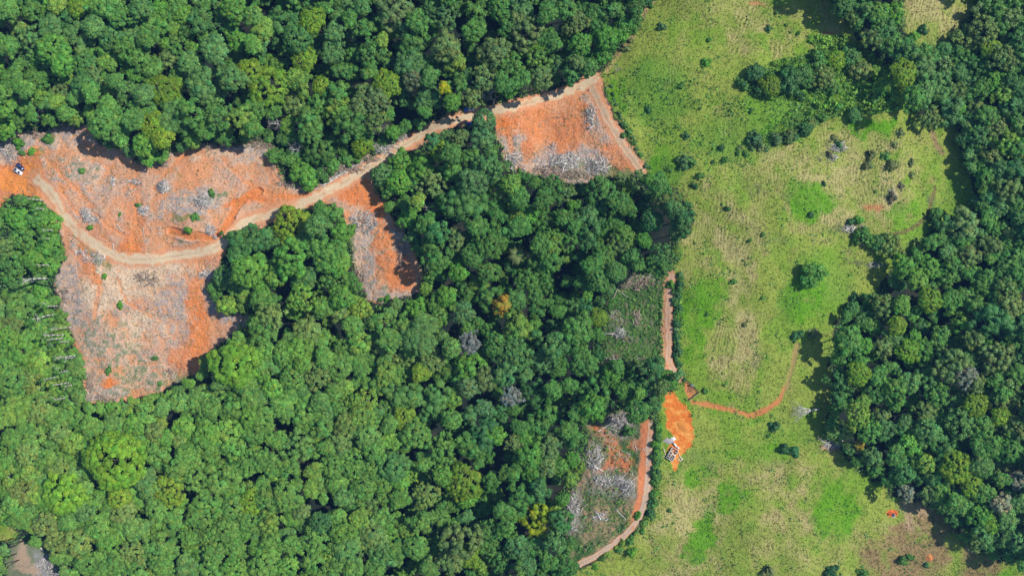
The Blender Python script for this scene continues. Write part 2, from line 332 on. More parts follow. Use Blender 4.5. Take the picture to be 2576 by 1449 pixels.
hot = bl([(35, 455, 90, 44, 0, 1), (75, 410, 30, 40, 40, 1), (15, 500, 40, 20, 0, .9), (330, 625, 40, 34, 0, .9), (340, 560, 36, 60, 0, .7), (610, 505, 50, 10, -25, 1), (890, 480, 50, 40, 20, 1), (945, 520, 22, 50, -20, 1),
          (960, 600, 20, 40, 30, 1), (1000, 680, 44, 60, -15, .95), (960, 655, 24, 20, 0, .9), (1350, 300, 50, 60, 0, .9), (1420, 330, 60, 60, 20, .85), (1280, 300, 30, 46, 20, .9), (1540, 390, 40, 30, 30, .8), (1450, 270, 26, 34, 0, .8), (500, 800, 30, 110, -8, .9), (480, 900, 60, 50, 0, .8), (280, 965, 26, 14, -10, 1),
          (225, 670, 20, 60, -20, .8), (400, 870, 50, 40, 30, .5), (560, 450, 120, 40, 0, .35), (330, 480, 110, 60, 0, .35), (700, 500, 60, 20, 0, .6), (540, 650, 40, 30, 0, .7), (1330, 370, 20, 46, 0, .8), (1575, 415, 26, 12, 40, .8), (100, 800, 10, 10)])
cc = mix(cc, E_dp, sst(.35, 1.0, hot+(n_mid-.5)*.7+(n_sm-.5)*.4)*.88)
sat = bl([(60, 465, 70, 30, 15, 1), (82, 425, 16, 30, -40, .9)])
cc = mix(cc, lin(236, 146, 68, KA), sat*.9)
cc = mix(cc, lin(222, 122, 56, KA), bl([(640, 505, 60, 9, -8), (760, 492, 60, 8, 0), (870, 452, 60, 8, -28), (220, 600, 14, 34, -35), (895, 480, 44, 30, 20), (945, 520, 14, 34, -20), (330, 628, 26, 14, 0), (498, 830, 20, 90, -4, .8), (280, 965, 24, 12, -10), (1395, 250, 90, 6, -14), (1265, 300, 16, 40, 10)])*.75*sst(.25, .5, n_sm+.1))
trk = 0*PX
for pl, wd in (('342,470 350,540 338,590 330,640', 13), ('505,660 498,730 492,800 505,860 500,915', 17), ('188,590 205,625 232,660 245,700 250,730 236,800', 9), ('225,520 262,560 300,590 345,600', 6), ('560,400 600,440 640,470 700,490 760,492', 9),
               ('120,400 180,470 240,520', 6), ('350,640 420,628 500,615 560,600', 7), ('150,470 190,530 235,585 285,618', 5), ('905,560 930,590 955,570', 6), ('955,560 975,610 1000,650 1020,700', 9), ('945,500 955,530 962,560', 10), ('880,470 920,480 950,510', 16), ('1245,300 1275,330 1290,385', 9), ('1500,262 1530,320 1570,380 1600,425', 6), ('1250,290 1330,272 1420,246 1470,230', 6), ('480,380 420,430 380,480', 5), ('300,700 320,760 380,800', 5)):
    trk = np.maximum(trk, sst(wd*1.15, wd*.35, samp(sdl(P(pl)), PX+wx*.6, PY+wy*.6)))
rut = .5+.5*np.sin(fbm(PX/30, PY/30, 51, 2)*60)
cc = mix(cc, mix(np.broadcast_to(E_dp, col.shape), lin(226, 148, 88, KA), rut), trk*.65*sst(.2, .45, n_sm+.1))
dc = samp(D_cut, PX+wx*.3, PY+wy*.3); cc = mix(cc, E_dp, sst(13, 6, dc)*.9)
cc = mix(cc, lin(228, 150, 100, KA), sst(.55, .75, fbm(PX/14, PY/5, 31, 2))*.25)
spk = sst(.80, .9, n_fi)*sst(.35, .6, n_mid+litter*.3)
cc = mix(cc, lin(104, 92, 60, KA), spk*.7)
spg = sst(.84, .92, n_fi2)*sst(.4, .6, fbm(PX/40, PY/40, 33, 2)+gw*.3+litter*.15); cc = mix(cc, lin(84, 112, 54, KA), spg*.8)
spw = sst(.86, .94, vn(PX/2.2, PY/3.0, 35))*sst(.1, .6, litter+n_mid-.4); cc = mix(cc, lin(222, 208, 190, KA), spw*.6)
mc = m_(D_clear, -3, 3)
col = mix(col, cc, mc)
co = mix(mix(np.broadcast_to(lin(120, 128, 100, KA), col.shape), lin(190, 160, 136, KA), bl([(58, 1400, 16, 30, 10, .8), (75, 1432, 34, 9, 0, .8)])), lin(150, 148, 150, KA), bl([(135, 1430, 40, 40), (110, 1400, 20, 20)])*sst(.3, .6, n_sm))
col = mix(col, co, m_(D_corner, -3, 3))
# orange patches: the yard, the south clearing, track verges
yc = mix(np.broadcast_to(lin(218, 120, 50, KA), col.shape), lin(232, 156, 76, KA), sst(.4, .7, fbm(PX/16, PY/9, 41, 3)))
col = mix(col, yc, m_(D_yard, -2, 2))
so_ = bl([(1548, 1130, 16, 34, -35), (1520, 1092, 34, 9, 35, .9), (1555, 1165, 34, 24, 0), (1520, 1182, 30, 8, -10), (1598, 1118, 12, 12, 0, .8)])
col = mix(col, mix(np.broadcast_to(lin(198, 118, 76, KA), col.shape), lin(170, 140, 112, KA), sst(.5, .65, n_sm)), so_*sst(-.1, .4, n_sm))
south_g = bl([(1535, 1215, 60, 34), (1495, 1150, 26, 44, 10), (1440, 1275, 22, 50, 15), (1440, 1320, 30, 26), (1560, 1070, 40, 36), (1580, 1240, 30, 18), (1610, 700, 60, 18), (1575, 850, 16, 12), (1555, 905, 60, 8), (1545, 800, 16, 20)])
col = mix(col, mix(np.broadcast_to(lin(150, 142, 130, KA), col.shape), lin(120, 108, 84, KA), sst(.45, .6, n_sm)), south_g*.85*np.maximum(m_(D_south), m_(D_weed)))
rd = samp(D_r, PX+wx*.35, PY+wy*.35)
verge = sst(27, 12, rd)*np.clip(mc+ (PX > 1600)*0.0, 0, 1)
col = mix(col, mix(np.broadcast_to(lin(218, 152, 112, KA), col.shape), E_or, sst(.45, .6, n_mid)), verge*.8)
r4 = samp(sdl([(x-14, y) for x, y in ROAD4[:6]]), PX+wx*.3, PY+wy*.3)
col = mix(col, lin(216, 134, 88, KA), sst(12, 6, r4+(n_sm-.5)*5)*sst(1335, 1290, PY))
r3 = samp(sdl([(x-5, y) for x, y in ROAD3]), PX+wx*.3, PY+wy*.3); col = mix(col, lin(206, 150, 112, KA), sst(16, 12, r3))
col = mix(col, lin(190, 162, 112, KA), sst(9, 4, samp(D_track, PX+wx*.5, PY+wy*.5))*.75)
pt = samp(D_path, PX+wx*.25, PY+wy*.25)
col = mix(col, mix(np.broadcast_to(lin(206, 122, 78, KA), col.shape), lin(160, 134, 86, KA), sst(1960, 1985, PX)*sst(1030, 1000, PY)), .85*sst(8.5, 3.5, pt+(n_sm-.5)*9+(n_mid-.5)*6)*sst(.2, .45, n_sm+.12))
p5 = samp(sdl(P('2352,470 2345,500 2335,540 2312,565 2275,583 2235,590')), PX+wx*.3, PY+wy*.3); col = mix(col, lin(120, 104, 70, KA), sst(7, 2.5, p5)*.8)
p6 = samp(sdl(P('2345,330 2352,360 2366,385')), PX+wx*.5, PY+wy*.5); col = mix(col, lin(150, 118, 92, KA), sst(9, 4, p6)*.7)
pen = samp(sdp(P('1722,955 1757,987 1733,1005 1722,980')), PX, PY); col = mix(col, lin(206, 130, 84, KA), sst(-2, 1, pen)*.9)
for a, b, rr in ((2240, 1290, 9), (2252, 1291, 7.5), (2340, 1402, 7), (1455, 232, 0)):
    if rr: col = mix(col, lin(224, 112, 62, KA), sst(1.35, .75, np.hypot(PX-a, PY-b)/rr+(n_sm-.5)*.4))
# micro relief
flat = sst(14, 24, samp(D_r, PX, PY))
mz = mp*((n_sm-.5)*.40*(1-.4*terA)+(n_fi-.5)*.12 + (ter-.5)*terA*.38)
mz = mz + mc*((n_sm-.5)*.5+(n_mid-.5)*1.3+(n_fi-.5)*(.12+.25*np.clip(litter, 0, 1)))
ms = np.maximum.reduce([m_(D_scrub), m_(D_weed), m_(D_south)]); mz = mz + ms*((n_sm-.5)*1.2+(n_fi-.5)*.5)
mz = mz - mc*trk*(.16+.10*rut)
mz = mz + (sst(13, 9, dc)*-.6+sst(18, 13, dc)*sst(9, 13, dc)*.5)*mc
mz = mz - sst(8, 3, pt)*.25
fade = sst(300, 255, np.abs(X))*sst(185, 150, np.abs(Y))
Z = Z0+mz*flat*fade
ny, nx = X.shape
idx = np.arange(nx*ny).reshape(ny, nx)
F = np.stack([idx[:-1, :-1], idx[:-1, 1:], idx[1:, 1:], idx[1:, :-1]], -1).reshape(-1, 4)
far = sst(0, 60, np.maximum(np.abs(X)-325, np.abs(Y)-205)); col = mix(col, mix(np.broadcast_to(np.array([.035, .075, .022], np.float32), col.shape), np.array([.075, .12, .03]), sst(.4, .6, n_big)), far*.95)
g = MB(); g.add(np.stack([X, Y, Z], -1).reshape(-1, 3), F, col.reshape(-1, 3))
tag(g.obj('ground', M_ground, smooth=True), 'rolling ground of green pasture, bare orange soil and dark forest floor', 'ground', kind='structure')
PXg, PYg = PX, PY
Zmicro = (mz*flat*fade).astype(np.float32)
def gz(x, y):
    """ground height with micro relief, world coordinates"""
    x = np.asarray(x, float); y = np.asarray(y, float)
    i = np.clip(np.searchsorted(ax, x)-1, 0, nx-2); j = np.clip(np.searchsorted(ay, y)-1, 0, ny-2)
    fx = np.clip((x-ax[i])/(ax[i+1]-ax[i]), 0, 1); fy = np.clip((y-ay[j])/(ay[j+1]-ay[j]), 0, 1)
    return (Z[j, i]*(1-fx)+Z[j, i+1]*fx)*(1-fy)+(Z[j+1, i]*(1-fx)+Z[j+1, i+1]*fx)*fy
del mz, n_fi, n_fi2, cc, pc, yc, sc_, wc, co
# ---------------------------------------------------------------- roads: draped strips
def resample(pts, step):
    p = np.array(pts, float)
    for _ in range(2):      # Chaikin smoothing
        q = [p[0]]
        for a, b in zip(p[:-1], p[1:]): q += [a*.75+b*.25, a*.25+b*.75]
        q.append(p[-1]); p = np.array(q)
    d = np.r_[0, np.cumsum(np.linalg.norm(np.diff(p, axis=0), axis=1))]
    t = np.arange(0, d[-1], step); return np.stack([np.interp(t, d, p[:, 0]), np.interp(t, d, p[:, 1])], 1)
def road(name, pts, w0, w1, c0, c1, label, seed, lift=.06, cat='road', cr=1.0):
    c = resample(pts, 2.0); n = len(c)
    t = np.gradient(c, axis=0); t /= np.linalg.norm(t, axis=1, keepdims=True); nrm = np.stack([-t[:, 1], t[:, 0]], 1)
    k = 15; u = np.linspace(-1, 1, k); s = np.linspace(0, 1, n)
    wid = (w0*(1-s)+w1*s)/2
    jl = wid*(1+.5*(fbm(np.arange(n)/7., np.zeros(n)+seed, seed, 3)-.5)*2); jr = wid*(1+.5*(fbm(np.arange(n)/7., np.zeros(n)+seed+5, seed+2, 3)-.5)*2)
    ww = np.where(u[None] < 0, jl[:, None], jr[:, None])*np.abs(u)[None]*np.sign(u)[None]
    px = c[:, :1]+nrm[:, :1]*ww; py = c[:, 1:]+nrm[:, 1:]*ww
    x, y, z = p2w(px, py)
    z = z+lift*(1-.55*np.abs(u)[None]**4)
    z[:, 0] -= .1; z[:, -1] -= .1
    f1 = fbm(px/11, py/11, seed, 3); f2 = vn(px/3, py/3, seed)
    tr = np.exp(-((np.abs(u)-.5)/.16)**2)[None]+0*px
    base = mix(np.broadcast_to(lin(*c0, KA), px.shape+(3,)), lin(*c1, KA), sst(.35, .7, f1*.8+.4*np.abs(u)[None]**2*cr))
    base = mix(base, lin(222, 200, 166, KA), tr*.6*sst(.3, .55, f1)); base = mix(base, lin(168, 134, 100, KA), np.exp(-(u/.14)**2)[None]*.45*sst(.35, .6, fbm(px/19, py/19, seed+4, 3))); base = mix(base, lin(216, 140, 92, KA), sst(.55, 1.0, np.abs(u)[None]+(f1-.5)*1.4)*.6); base = mix(base, lin(150, 118, 92, KA), sst(.75, .95, f2)*.3)
    i = np.arange(n*k).reshape(n, k)
    Fq = np.stack([i[:-1, :-1], i[:-1, 1:], i[1:, 1:], i[1:, :-1]], -1).reshape(-1, 4)
    m = MB(); m.add(np.stack([x, y, z], -1).reshape(-1, 3), Fq, base.reshape(-1, 3))
    return tag(m.obj(name, M_road, smooth=True), label, cat, kind='structure')
road('dirt_road', ROAD1, 31, 28, (212, 188, 152), (212, 168, 128), 'pale dirt road winding through the orange clearing to the pasture corner', 3)
road('dirt_road', ROAD2, 28, 24, (194, 166, 134), (208, 148, 108), 'dirt road running down the pasture edge beside the triangular clearing', 8)
road('dirt_road', ROAD3, 24, 20, (206, 166, 136), (204, 146, 110), 'straight dirt road between weedy plot and pasture hedge', 13)
road('dirt_road', ROAD4, 19, 17, (200, 172, 146), (204, 150, 118), 'curving dirt road with an orange bank, ending at bottom of photo', 17)
# ---------------------------------------------------------------- leaf crowns
def ico(sub=0):
    t = (1+5**.5)/2
    v = np.array([[-1,t,0],[1,t,0],[-1,-t,0],[1,-t,0],[0,-1,t],[0,1,t],[0,-1,-t],[0,1,-t],[t,0,-1],[t,0,1],[-t,0,-1],[-t,0,1]], float)
    v /= np.linalg.norm(v[0])
    f = np.array([[0,11,5],[0,5,1],[0,1,7],[0,7,10],[0,10,11],[1,5,9],[5,11,4],[11,10,2],[10,7,6],[7,1,8],[3,9,4],[3,4,2],[3,2,6],[3,6,8],[3,8,9],[4,9,5],[2,4,11],[6,2,10],[8,6,7],[9,8,1]])
    return v, f
IV, IF = ico()
def quads(P, N, size, rng, asp=.75):
    """leaf sprays: one bent-free quad each, at P facing N"""
    n = len(P); N = N/(np.linalg.norm(N, axis=1, keepdims=True)+1e-9)
    a = rng.normal(size=(n, 3)); u = np.cross(N, a); u /= np.linalg.norm(u, axis=1, keepdims=True)+1e-9; v = np.cross(N, u)
    s = np.broadcast_to(size, (n,))[:, None]/2
    V = np.stack([P-u*s-v*s*asp*.6, P+u*s*.5-v*s*asp, P+u*s+v*s*asp*.5, P-u*s*.4+v*s*asp], 1).reshape(-1, 3)
    return V, np.arange(4*n).reshape(n, 4)
def crown(seed, Rr, hz, rcf=.25, ncl=None, lpc=46, lsz=.62, rough=.10, low=-.15, jit=.55, open_=0.0, lumpy=.16):
    """a crown of radius Rr metres and dome height hz*Rr made of leafy clumps; returns V, F, tint"""
    rng = np.random.RandomState(seed)
    rc = rcf*Rr
    if ncl is None: ncl = int((2.5 if Rr < 11 else 3.6)/(rcf**2))
    lob = rng.rand(6)*6.28
    # clump directions on the dome, spread by a golden spiral with jitter
    i = np.arange(ncl)+.5; z = 1-(1-low)*i/ncl; ph = i*2.39996+rng.rand()*6.28
    ph = ph+rng.normal(size=ncl)*.22; z = np.clip(z+rng.normal(size=ncl)*.06, low, 1)
    r = np.sqrt(np.maximum(0, 1-z*z))
    k = 1+lumpy*np.sin(ph*2+lob[0])*.5+lumpy*np.sin(ph*3+lob[1])*.7+lumpy*.8*np.sin(ph*5+lob[2])*r+rng.normal(size=ncl)*rough
    cx = r*np.cos(ph)*k*(Rr-rc*.6); cy = r*np.sin(ph)*k*(Rr-rc*.6); cz = np.maximum(z, low)*hz*Rr*(1+rng.normal(size=ncl)*rough*1.3)-rc*.4
    keep = rng.rand(ncl) > open_
    c = np.stack([cx, cy, cz], 1)[keep]; n = len(c)
    rcs = rc*(0.6+.9*rng.rand(n)**1.5)*1.06
    m = MB(); T = []
    tone = 1+rng.normal(size=n)*.09
    hue = rng.normal(size=n)*.06
    iv = IV[None]*(1+.55*(rng.rand(n, 12, 1)-.5))*rcs[:, None, None]*.90*np.array([1, 1, .8])+c[:, None]
    Ff = (IF[None]+np.arange(n)[:, None, None]*12).reshape(-1, 3)
    colr = lambda tn, hu: np.stack([tn*(1+hu*2), tn, tn*(1-hu)], -1)
    m.add(iv.reshape(-1, 3), Ff, np.repeat(colr(tone*.85, hue), 12, 0))
    L = int(lpc)
    d = rng.normal(size=(n, L, 3)); d /= np.linalg.norm(d, axis=2, keepdims=True); d[..., 2] = np.where(d[..., 2] < -.25, -d[..., 2], d[..., 2])
    pos = c[:, None]+d*rcs[:, None, None]*(.74+.46*rng.rand(n, L, 1))*np.array([1, 1, .85])
    dn = (c/np.array([1, 1, hz]))[:, None]; dn = dn/(np.linalg.norm(dn, axis=2, keepdims=True)+1e-6)
    nr = d*.35+dn*.55+np.array([0, 0, .3])+rng.normal(size=d.shape)*jit*.6
    sz = lsz*(.6+.8*rng.rand(n*L))
    V, Q = quads(pos.reshape(-1, 3), nr.reshape(-1, 3), sz, rng)
    lt = np.repeat(tone, L)*(1+rng.normal(size=n*L)*.24); lh = np.repeat(hue, L)+rng.normal(size=n*L)*.05
    m.add(V, Q, np.repeat(np.clip(colr(lt, lh), .3, 1.9), 4, 0))
    return np.concatenate(m.V), m.F, np.concatenate(m.col)
STY = {
 'clump': dict(hz=.70, rcf=.185, lpc=25, rough=.085, lumpy=.16),
 'round': dict(hz=.78, rcf=.15, lpc=19, rough=.05, lumpy=.08),
 'dome':  dict(hz=.40, rcf=.13, lpc=17, rough=.035, lumpy=.12),
 'loose': dict(hz=.60, rcf=.16, lpc=22, rough=.15, open_=.20, lumpy=.20, jit=.9),
 'lobed': dict(hz=.62, rcf=.15, lpc=21),
 'broken':dict(hz=.72, rcf=.22, lpc=30, rough=.16, open_=.08, lumpy=.34)}
def lobed(seed, Rr, hz, lsz=.62, **d):
    """a broad ragged crown: several unequal leafy domes sharing one trunk"""
    rng = np.random.RandomState(seed+31); n = 3+rng.randint(3); Vs = []; Fs = []; Ts = []; o = 0; a0 = rng.rand()*6.28
    for k in range(n):
        rr = Rr*(.36+.30*rng.rand()); a = a0+k*6.28/n+rng.normal()*.3; dist = (Rr-rr)*(.80+.35*rng.rand())
        if k == 0: rr = Rr*.55; dist = Rr*.15
        V, F, T = crown(seed*7+k, rr, hz, lsz=lsz, rcf=min(.5, d['rcf']*Rr/rr), lpc=d['lpc'], rough=.11, lumpy=.2, jit=.6)
        V = V+np.array([math.cos(a)*dist, math.sin(a)*dist, (rng.rand()-.55)*.30*Rr*hz+(Rr-rr)*hz*.55]); T = T*(1+rng.normal()*.07)
        Vs.append(V); Ts.append(T); Fs += [f+o for f in F]; o += len(V)
    return np.concatenate(Vs), Fs, np.concatenate(Ts)
VAR = {}
def variants(style, cls):
    k = (style, cls)
    if k not in VAR:
        d = dict(STY[style]); hz = d.pop('hz')
        n = (3 if cls < 5 else 5) if cls < 11 else 1
        if cls < 3.2: d['rcf'] = .40; d['lpc'] = 24
        elif cls < 5: d['rcf'] = d['rcf']*1.25
        elif cls > 11: d['rcf'] = d['rcf']*.72
        VAR[k] = [(lobed if style == 'lobed' else crown)(hash_(style)*100+int(cls*10)+i, cls, hz, lsz=(.42 if cls < 3.2 else .62 if cls < 11 else .66), **d) for i in range(n)]
    return VAR[k]
def hash_(s): return sum(ord(c)*(i+3) for i, c in enumerate(s)) % 977
CLS = (1.3, 2.4, 4.2, 6.5, 9.5, 13.5)
def pick(style, r, rng):
    cls = min(CLS, key=lambda c: abs(math.log(c/r)))
    v = variants(style, cls); i = rng.randint(len(v)); return cls, i, v[i], r/cls
MESHC = {}
def crown_mesh(style, cls, i):
    k = (style, cls, i)
    if k not in MESHC:
        V, Fs, T = VAR[(style, cls)][i]; m = MB(); m.add(V, Fs, T); MESHC[k] = m.mesh('crown_leaves', M_leafo)
    return MESHC[k]
def trunk_arrays(h, r, rng, spread=.55, nb=5):
    m = MB(); b0 = np.array([0, 0, -.6]); bend = rng.normal(size=2)*.04*h
    p1 = np.array([bend[0], bend[1], h*.55]); m.sticks([b0], [p1], r*1.35, r*.85, 7)
    p2 = np.array([bend[0]*1.4, bend[1]*1.4, h*.80]); m.sticks([p1], [p2], r*.85, r*.4, 6)
    a = rng.rand()*6.28
    for k in range(nb):
        t = a+k*2.4; q = p1+(p2-p1)*rng.rand()*.6
        e = q+np.array([math.cos(t), math.sin(t), .75])*h*spread*.42*(.7+.6*rng.rand())
        m.sticks([q], [e], r*.45, r*.13, 5)
    return m
TRK = {}
def trunk_mesh(i):
    if i not in TRK:
        TRK[i] = trunk_arrays(10, .32, np.random.RandomState(i+50)).mesh('trunk_wood', M_bark)
    return TRK[i]
LK = 1.85
COL = {'g': (.058, .150, .034), 'v': (.068, .190, .022), 'd': (.030, .098, .036), 'l': (.125, .215, .034), 'o': (.105, .180, .010), 'b': (.062, .142, .060),
       'k': (.115, .150, .062), 'y': (.20, .25, .006), 'a': (.20, .16, .02), 's': (.14, .15, .15), 't': (.028, .120, .052), 'w': (.10, .10, .07), 'u': (.070, .172, .016)}
COL = {k: tuple(np.array(v)*LK*np.array([1.02, 1, .76])) for k, v in COL.items()}
CNAME = {'g': 'mid green', 'v': 'bright green', 'd': 'dark green', 'l': 'yellowish green', 'o': 'smooth olive green', 'b': 'bluish green', 'k': 'dull greyish green', 'y': 'bright yellow',
         'a': 'amber', 's': 'silver grey', 't': 'deep teal green', 'u': 'lime green'}
# table: x y radius colour, in photo half-units of eight tiles
T1 = '''390 200 82 b;270 250 75 v;160 200 60 b;60 400 60 g;430 330 62 d;320 330 52 v;820 455 72 o;895 445 42 o;780 640 66 o;825 700 48 o;880 610 80 b;1010 430 88 b;860 90 55 g;1010 110 70 d;1180 60 58 v;1260 370 62 o;530 620 75 g;300 30 45 l;400 50 42 o;210 500 34 l;110 160 48 k;60 60 58 g;540 50 60 g;620 90 50 g;720 50 50 d;560 190 60 d;700 290 60 g;680 380 34 v;640 250 48 g;760 200 58 g;830 130 40 g;900 230 60 g;1100 260 70 b;1200 210 50 v;1060 190 60 g;1280 90 50 g;640 470 58 b;730 480 48 b;560 540 55 g;680 600 55 b;620 680 50 g;730 730 58 v;740 790 42 v;960 560 58 g;1040 640 58 g;1100 590 58 g;1220 600 58 l;1130 680 46 g;1240 680 44 g;1180 400 58 b;30 550 45 v;30 640 50 v;100 600 40 g;330 460 44 k;430 440 60 d;140 460 50 g;90 340 50 g;390 590 40 l;330 560 46 g;260 140 60 b;1100 480 50 b;1280 240 45 g;480 480 50 g;170 60 48 g;50 250 55 g;230 400 46 g;480 140 50 b;760 330 60 g;850 300 50 k;960 320 55 b;590 420 45 g;1280 560 50 g;1170 150 50 g;480 400 44 k;20 480 45 g;
180 1080 58 g;80 1100 58 v;240 1120 52 v;110 1200 58 g;230 1230 58 v;60 1320 66 g;160 1310 58 v;250 1340 42 v;30 1240 42 k;165 1020 30 v;1215 1210 72 d;1240 1370 68 v;1130 1400 55 b;1190 1290 40 t'''
T2 = '''150 110 88 d;215 195 66 d;300 110 58 o;410 170 52 b;350 40 48 g;40 150 60 l;30 230 58 b;260 305 56 o;400 270 62 b;490 100 42 g;600 260 70 g;650 210 34 l;720 60 86 k;830 120 58 g;960 100 58 b;800 200 58 g;900 30 58 d;1110 150 60 g;1120 60 48 g;1210 270 72 k;1240 40 60 g;1290 140 50 g;970 240 62 k;1010 310 48 l;800 330 88 b;670 430 68 o;590 370 48 g;500 350 50 g;440 360 36 d;80 440 92 o;230 400 58 l;250 470 36 l;350 440 46 o;420 470 50 g;200 520 55 k;330 520 50 g;430 560 68 l;560 470 46 k;620 510 56 k;540 540 44 k;815 410 46 w;880 500 62 b;960 450 34 y;1000 520 40 v;890 400 50 g;865 570 34 g;1040 430 56 g;1160 400 48 k;1105 500 46 k;1250 430 58 g;1180 460 36 s;480 620 84 g;560 680 55 g;290 640 86 g;310 740 84 g;390 700 38 g;180 800 56 g;230 860 56 v;270 905 44 v;545 730 52 o;700 665 36 v;765 640 34 g;835 620 26 g;30 560 40 g;100 560 48 g;20 650 48 g;190 690 48 g;900 715 34 t;945 765 50 o;740 815 56 v;650 880 56 b;730 920 54 v;850 850 62 v;910 930 68 k;1000 780 58 g;1100 810 58 g;1160 610 56 b;1150 700 62 b;1045 700 38 k;1180 850 66 b;1100 920 66 b;950 1010 34 v;830 1010 44 l;780 1105 52 v;1060 1050 95 g;930 1170 48 t;870 1130 48 g;1130 1130 56 g;1020 1210 48 k;900 1230 48 g;1180 1230 66 g;1110 1290 56 g;930 1310 56 g;1030 1370 46 v;1180 1370 56 g;1240 960 56 l;1230 1060 58 g;1240 1170 50 g;1000 860 50 g;1050 960 45 v;1200 770 45 g;560 150 40 g;540 40 44 b;
190 1140 90 o;30 1210 56 d;330 1150 66 b;190 1300 82 v;350 1270 86 g;440 1170 52 v;430 1240 44 g;120 1390 44 l;250 1390 66 b;30 1340 56 v;40 1420 56 v;410 1340 46 v;455 1310 42 l;400 1400 56 g;470 1400 46 g;335 1060 48 g;405 1085 40 g;260 1210 50 b;
140 690 40 b;100 780 34 g;620 610 46 k;680 570 40 g'''
T3 = '''60 50 68 b;210 80 58 g;290 50 50 g;340 120 58 k;440 90 66 g;520 60 50 g;650 40 48 g;590 120 56 v;560 170 46 v;100 160 76 k;150 225 44 o;200 200 50 g;240 230 36 g;150 310 56 l;370 230 48 v;250 320 46 b;320 375 40 t;70 410 48 g;10 460 36 v;170 400 56 k;350 320 34 k;410 345 44 g;480 280 44 v;500 200 58 v;440 200 50 g;20 340 58 g;630 90 40 g;300 170 50 g;
480 990 88 g;560 1030 56 g;610 1050 48 g;605 955 42 l;670 905 40 k;712 905 26 v;770 930 56 g;800 1010 56 k;840 1060 44 b;880 1105 56 d;730 1110 52 t;340 1040 34 v;400 1090 48 b;230 960 66 g;190 1010 56 g;120 1090 48 v;200 1130 66 g;50 1080 58 l;60 1150 58 g;20 930 46 l;150 920 38 g;300 975 34 k;290 1090 48 g;310 1200 58 g;400 1190 58 d;460 1250 38 g;170 1230 58 g;230 1230 48 l;150 1310 58 g;100 1400 58 g;590 1190 56 l;570 1240 54 k;690 1210 38 v;630 1300 46 g;660 1340 36 g;780 1290 52 b;780 1350 36 g;850 1270 36 l;480 1310 56 g;430 1330 58 g;540 1370 52 g;460 1410 56 g;390 1420 46 g;310 1410 38 g;860 1170 40 k;60 1000 50 g;1190 425 28 g;1255 365 42 d;1285 440 36 d;340 1130 40 g;220 1310 50 g'''
T4 = '''490 50 68 d;570 60 50 g;650 60 46 v;600 150 58 d;640 215 50 g;550 190 48 k;690 250 58 d;395 25 50 d;440 85 36 k;130 400 74 d;200 380 50 g;30 430 50 o;300 390 54 k;365 300 46 o;280 295 38 g;440 280 50 d;350 440 38 g;490 350 48 k;600 430 46 l;545 360 36 l;620 440 38 v;660 480 36 l;560 500 26 g;690 370 58 o;740 300 58 b;790 350 58 b;820 280 56 g;870 400 86 b;800 460 68 b;900 480 58 b;740 500 48 g;830 590 56 k;930 560 68 b;975 540 36 v;900 250 36 d;760 180 24 v;
1110 150 68 k;1170 50 50 g;1240 90 50 k;1200 130 38 g;1140 250 48 o;1080 330 58 d;1200 290 58 k;1160 400 50 v;1100 440 58 g;1200 470 48 l;1240 350 48 g;1290 200 50 d;1070 540 46 k;1130 580 58 g;1290 450 38 d;1240 530 48 d;1100 680 74 d;1170 650 58 k;1220 710 68 l;1150 780 56 k;1280 620 50 g;1270 740 48 g;1130 890 56 g;1240 960 76 k;1190 1040 56 b;1110 960 36 l;1200 1140 34 g;1290 1100 48 d;1160 1240 38 k;1270 850 50 d;1280 1030 40 g;
1010 1130 78 k;910 1130 56 d;870 1080 36 g;505 1190 42 g;478 1108 22 v;645 1240 56 k;575 1220 36 d;245 1370 70 g;940 1330 56 g;1040 1290 56 k;1130 1230 46 k;700 1340 56 v;830 1350 56 v;760 1420 56 l;920 1400 48 g;1050 1380 48 g;1130 1400 48 g;1000 1200 48 g;835 1220 36 g;450 575 38 b;210 650 32 d;125 685 32 k;60 700 28 k;370 540 26 g;240 620 24 k;300 590 20 g;160 690 22 b'''
T5 = '''80 100 66 g;100 330 80 v;30 250 56 v;205 385 66 l;60 480 66 g;160 480 56 k;50 180 48 k;150 60 36 g;190 280 32 v;100 620 76 l;220 620 56 k;300 640 56 g;30 650 48 g;60 760 56 g;160 830 56 k;575 870 134 u;690 790 52 g;775 830 56 g;480 690 56 g;580 680 56 b;680 690 46 v;790 730 52 k;840 750 38 v;930 700 50 v;1140 715 58 l;1060 740 48 v;910 765 38 k;1010 790 66 g;1180 800 50 g;950 840 58 g;735 945 62 b;860 1010 76 o;765 1015 52 b;610 1040 54 o;380 950 50 b;310 900 46 k;240 860 56 g;320 1030 94 u;250 1050 62 v;405 1070 56 v;195 1040 38 l;120 1020 56 k;80 1080 48 g;60 970 24 l;110 1160 56 g;240 1180 56 k;350 1170 46 d;440 1120 48 b;500 1200 56 g;550 1270 56 v;630 1130 56 k;700 1200 66 b;800 1100 56 g;880 1150 56 g;960 1250 42 g;1000 1150 56 g;1030 1060 56 g;980 960 56 g;900 900 56 g;1100 980 56 g;1170 940 56 g;1250 880 66 g;1180 1100 56 g;1270 1070 56 o;1260 1170 56 g;1150 1210 56 g;1080 1250 56 g;1180 1290 56 g;860 1300 56 g;780 1300 48 g;680 1320 56 k;600 1370 56 g;400 1270 66 k;300 1270 56 k;440 1380 56 g;940 1400 66 b;1060 1400 56 g;1180 1420 66 v;820 1400 56 g;1100 1330 56 g;520 1430 56 g;1175 385 106 u;1125 470 46 b;1275 345 54 v;1250 480 66 g;1000 560 66 b;900 575 44 b;830 605 44 b;1080 600 56 g;1180 600 56 g;1270 650 56 v;1270 560 56 g;740 630 46 g;1150 85 48 l;1280 190 54 g;180 740 50 g;370 780 50 l;440 1000 40 b;310 720 50 k;400 650 50 g;20 400 50 g;170 560 50 g'''
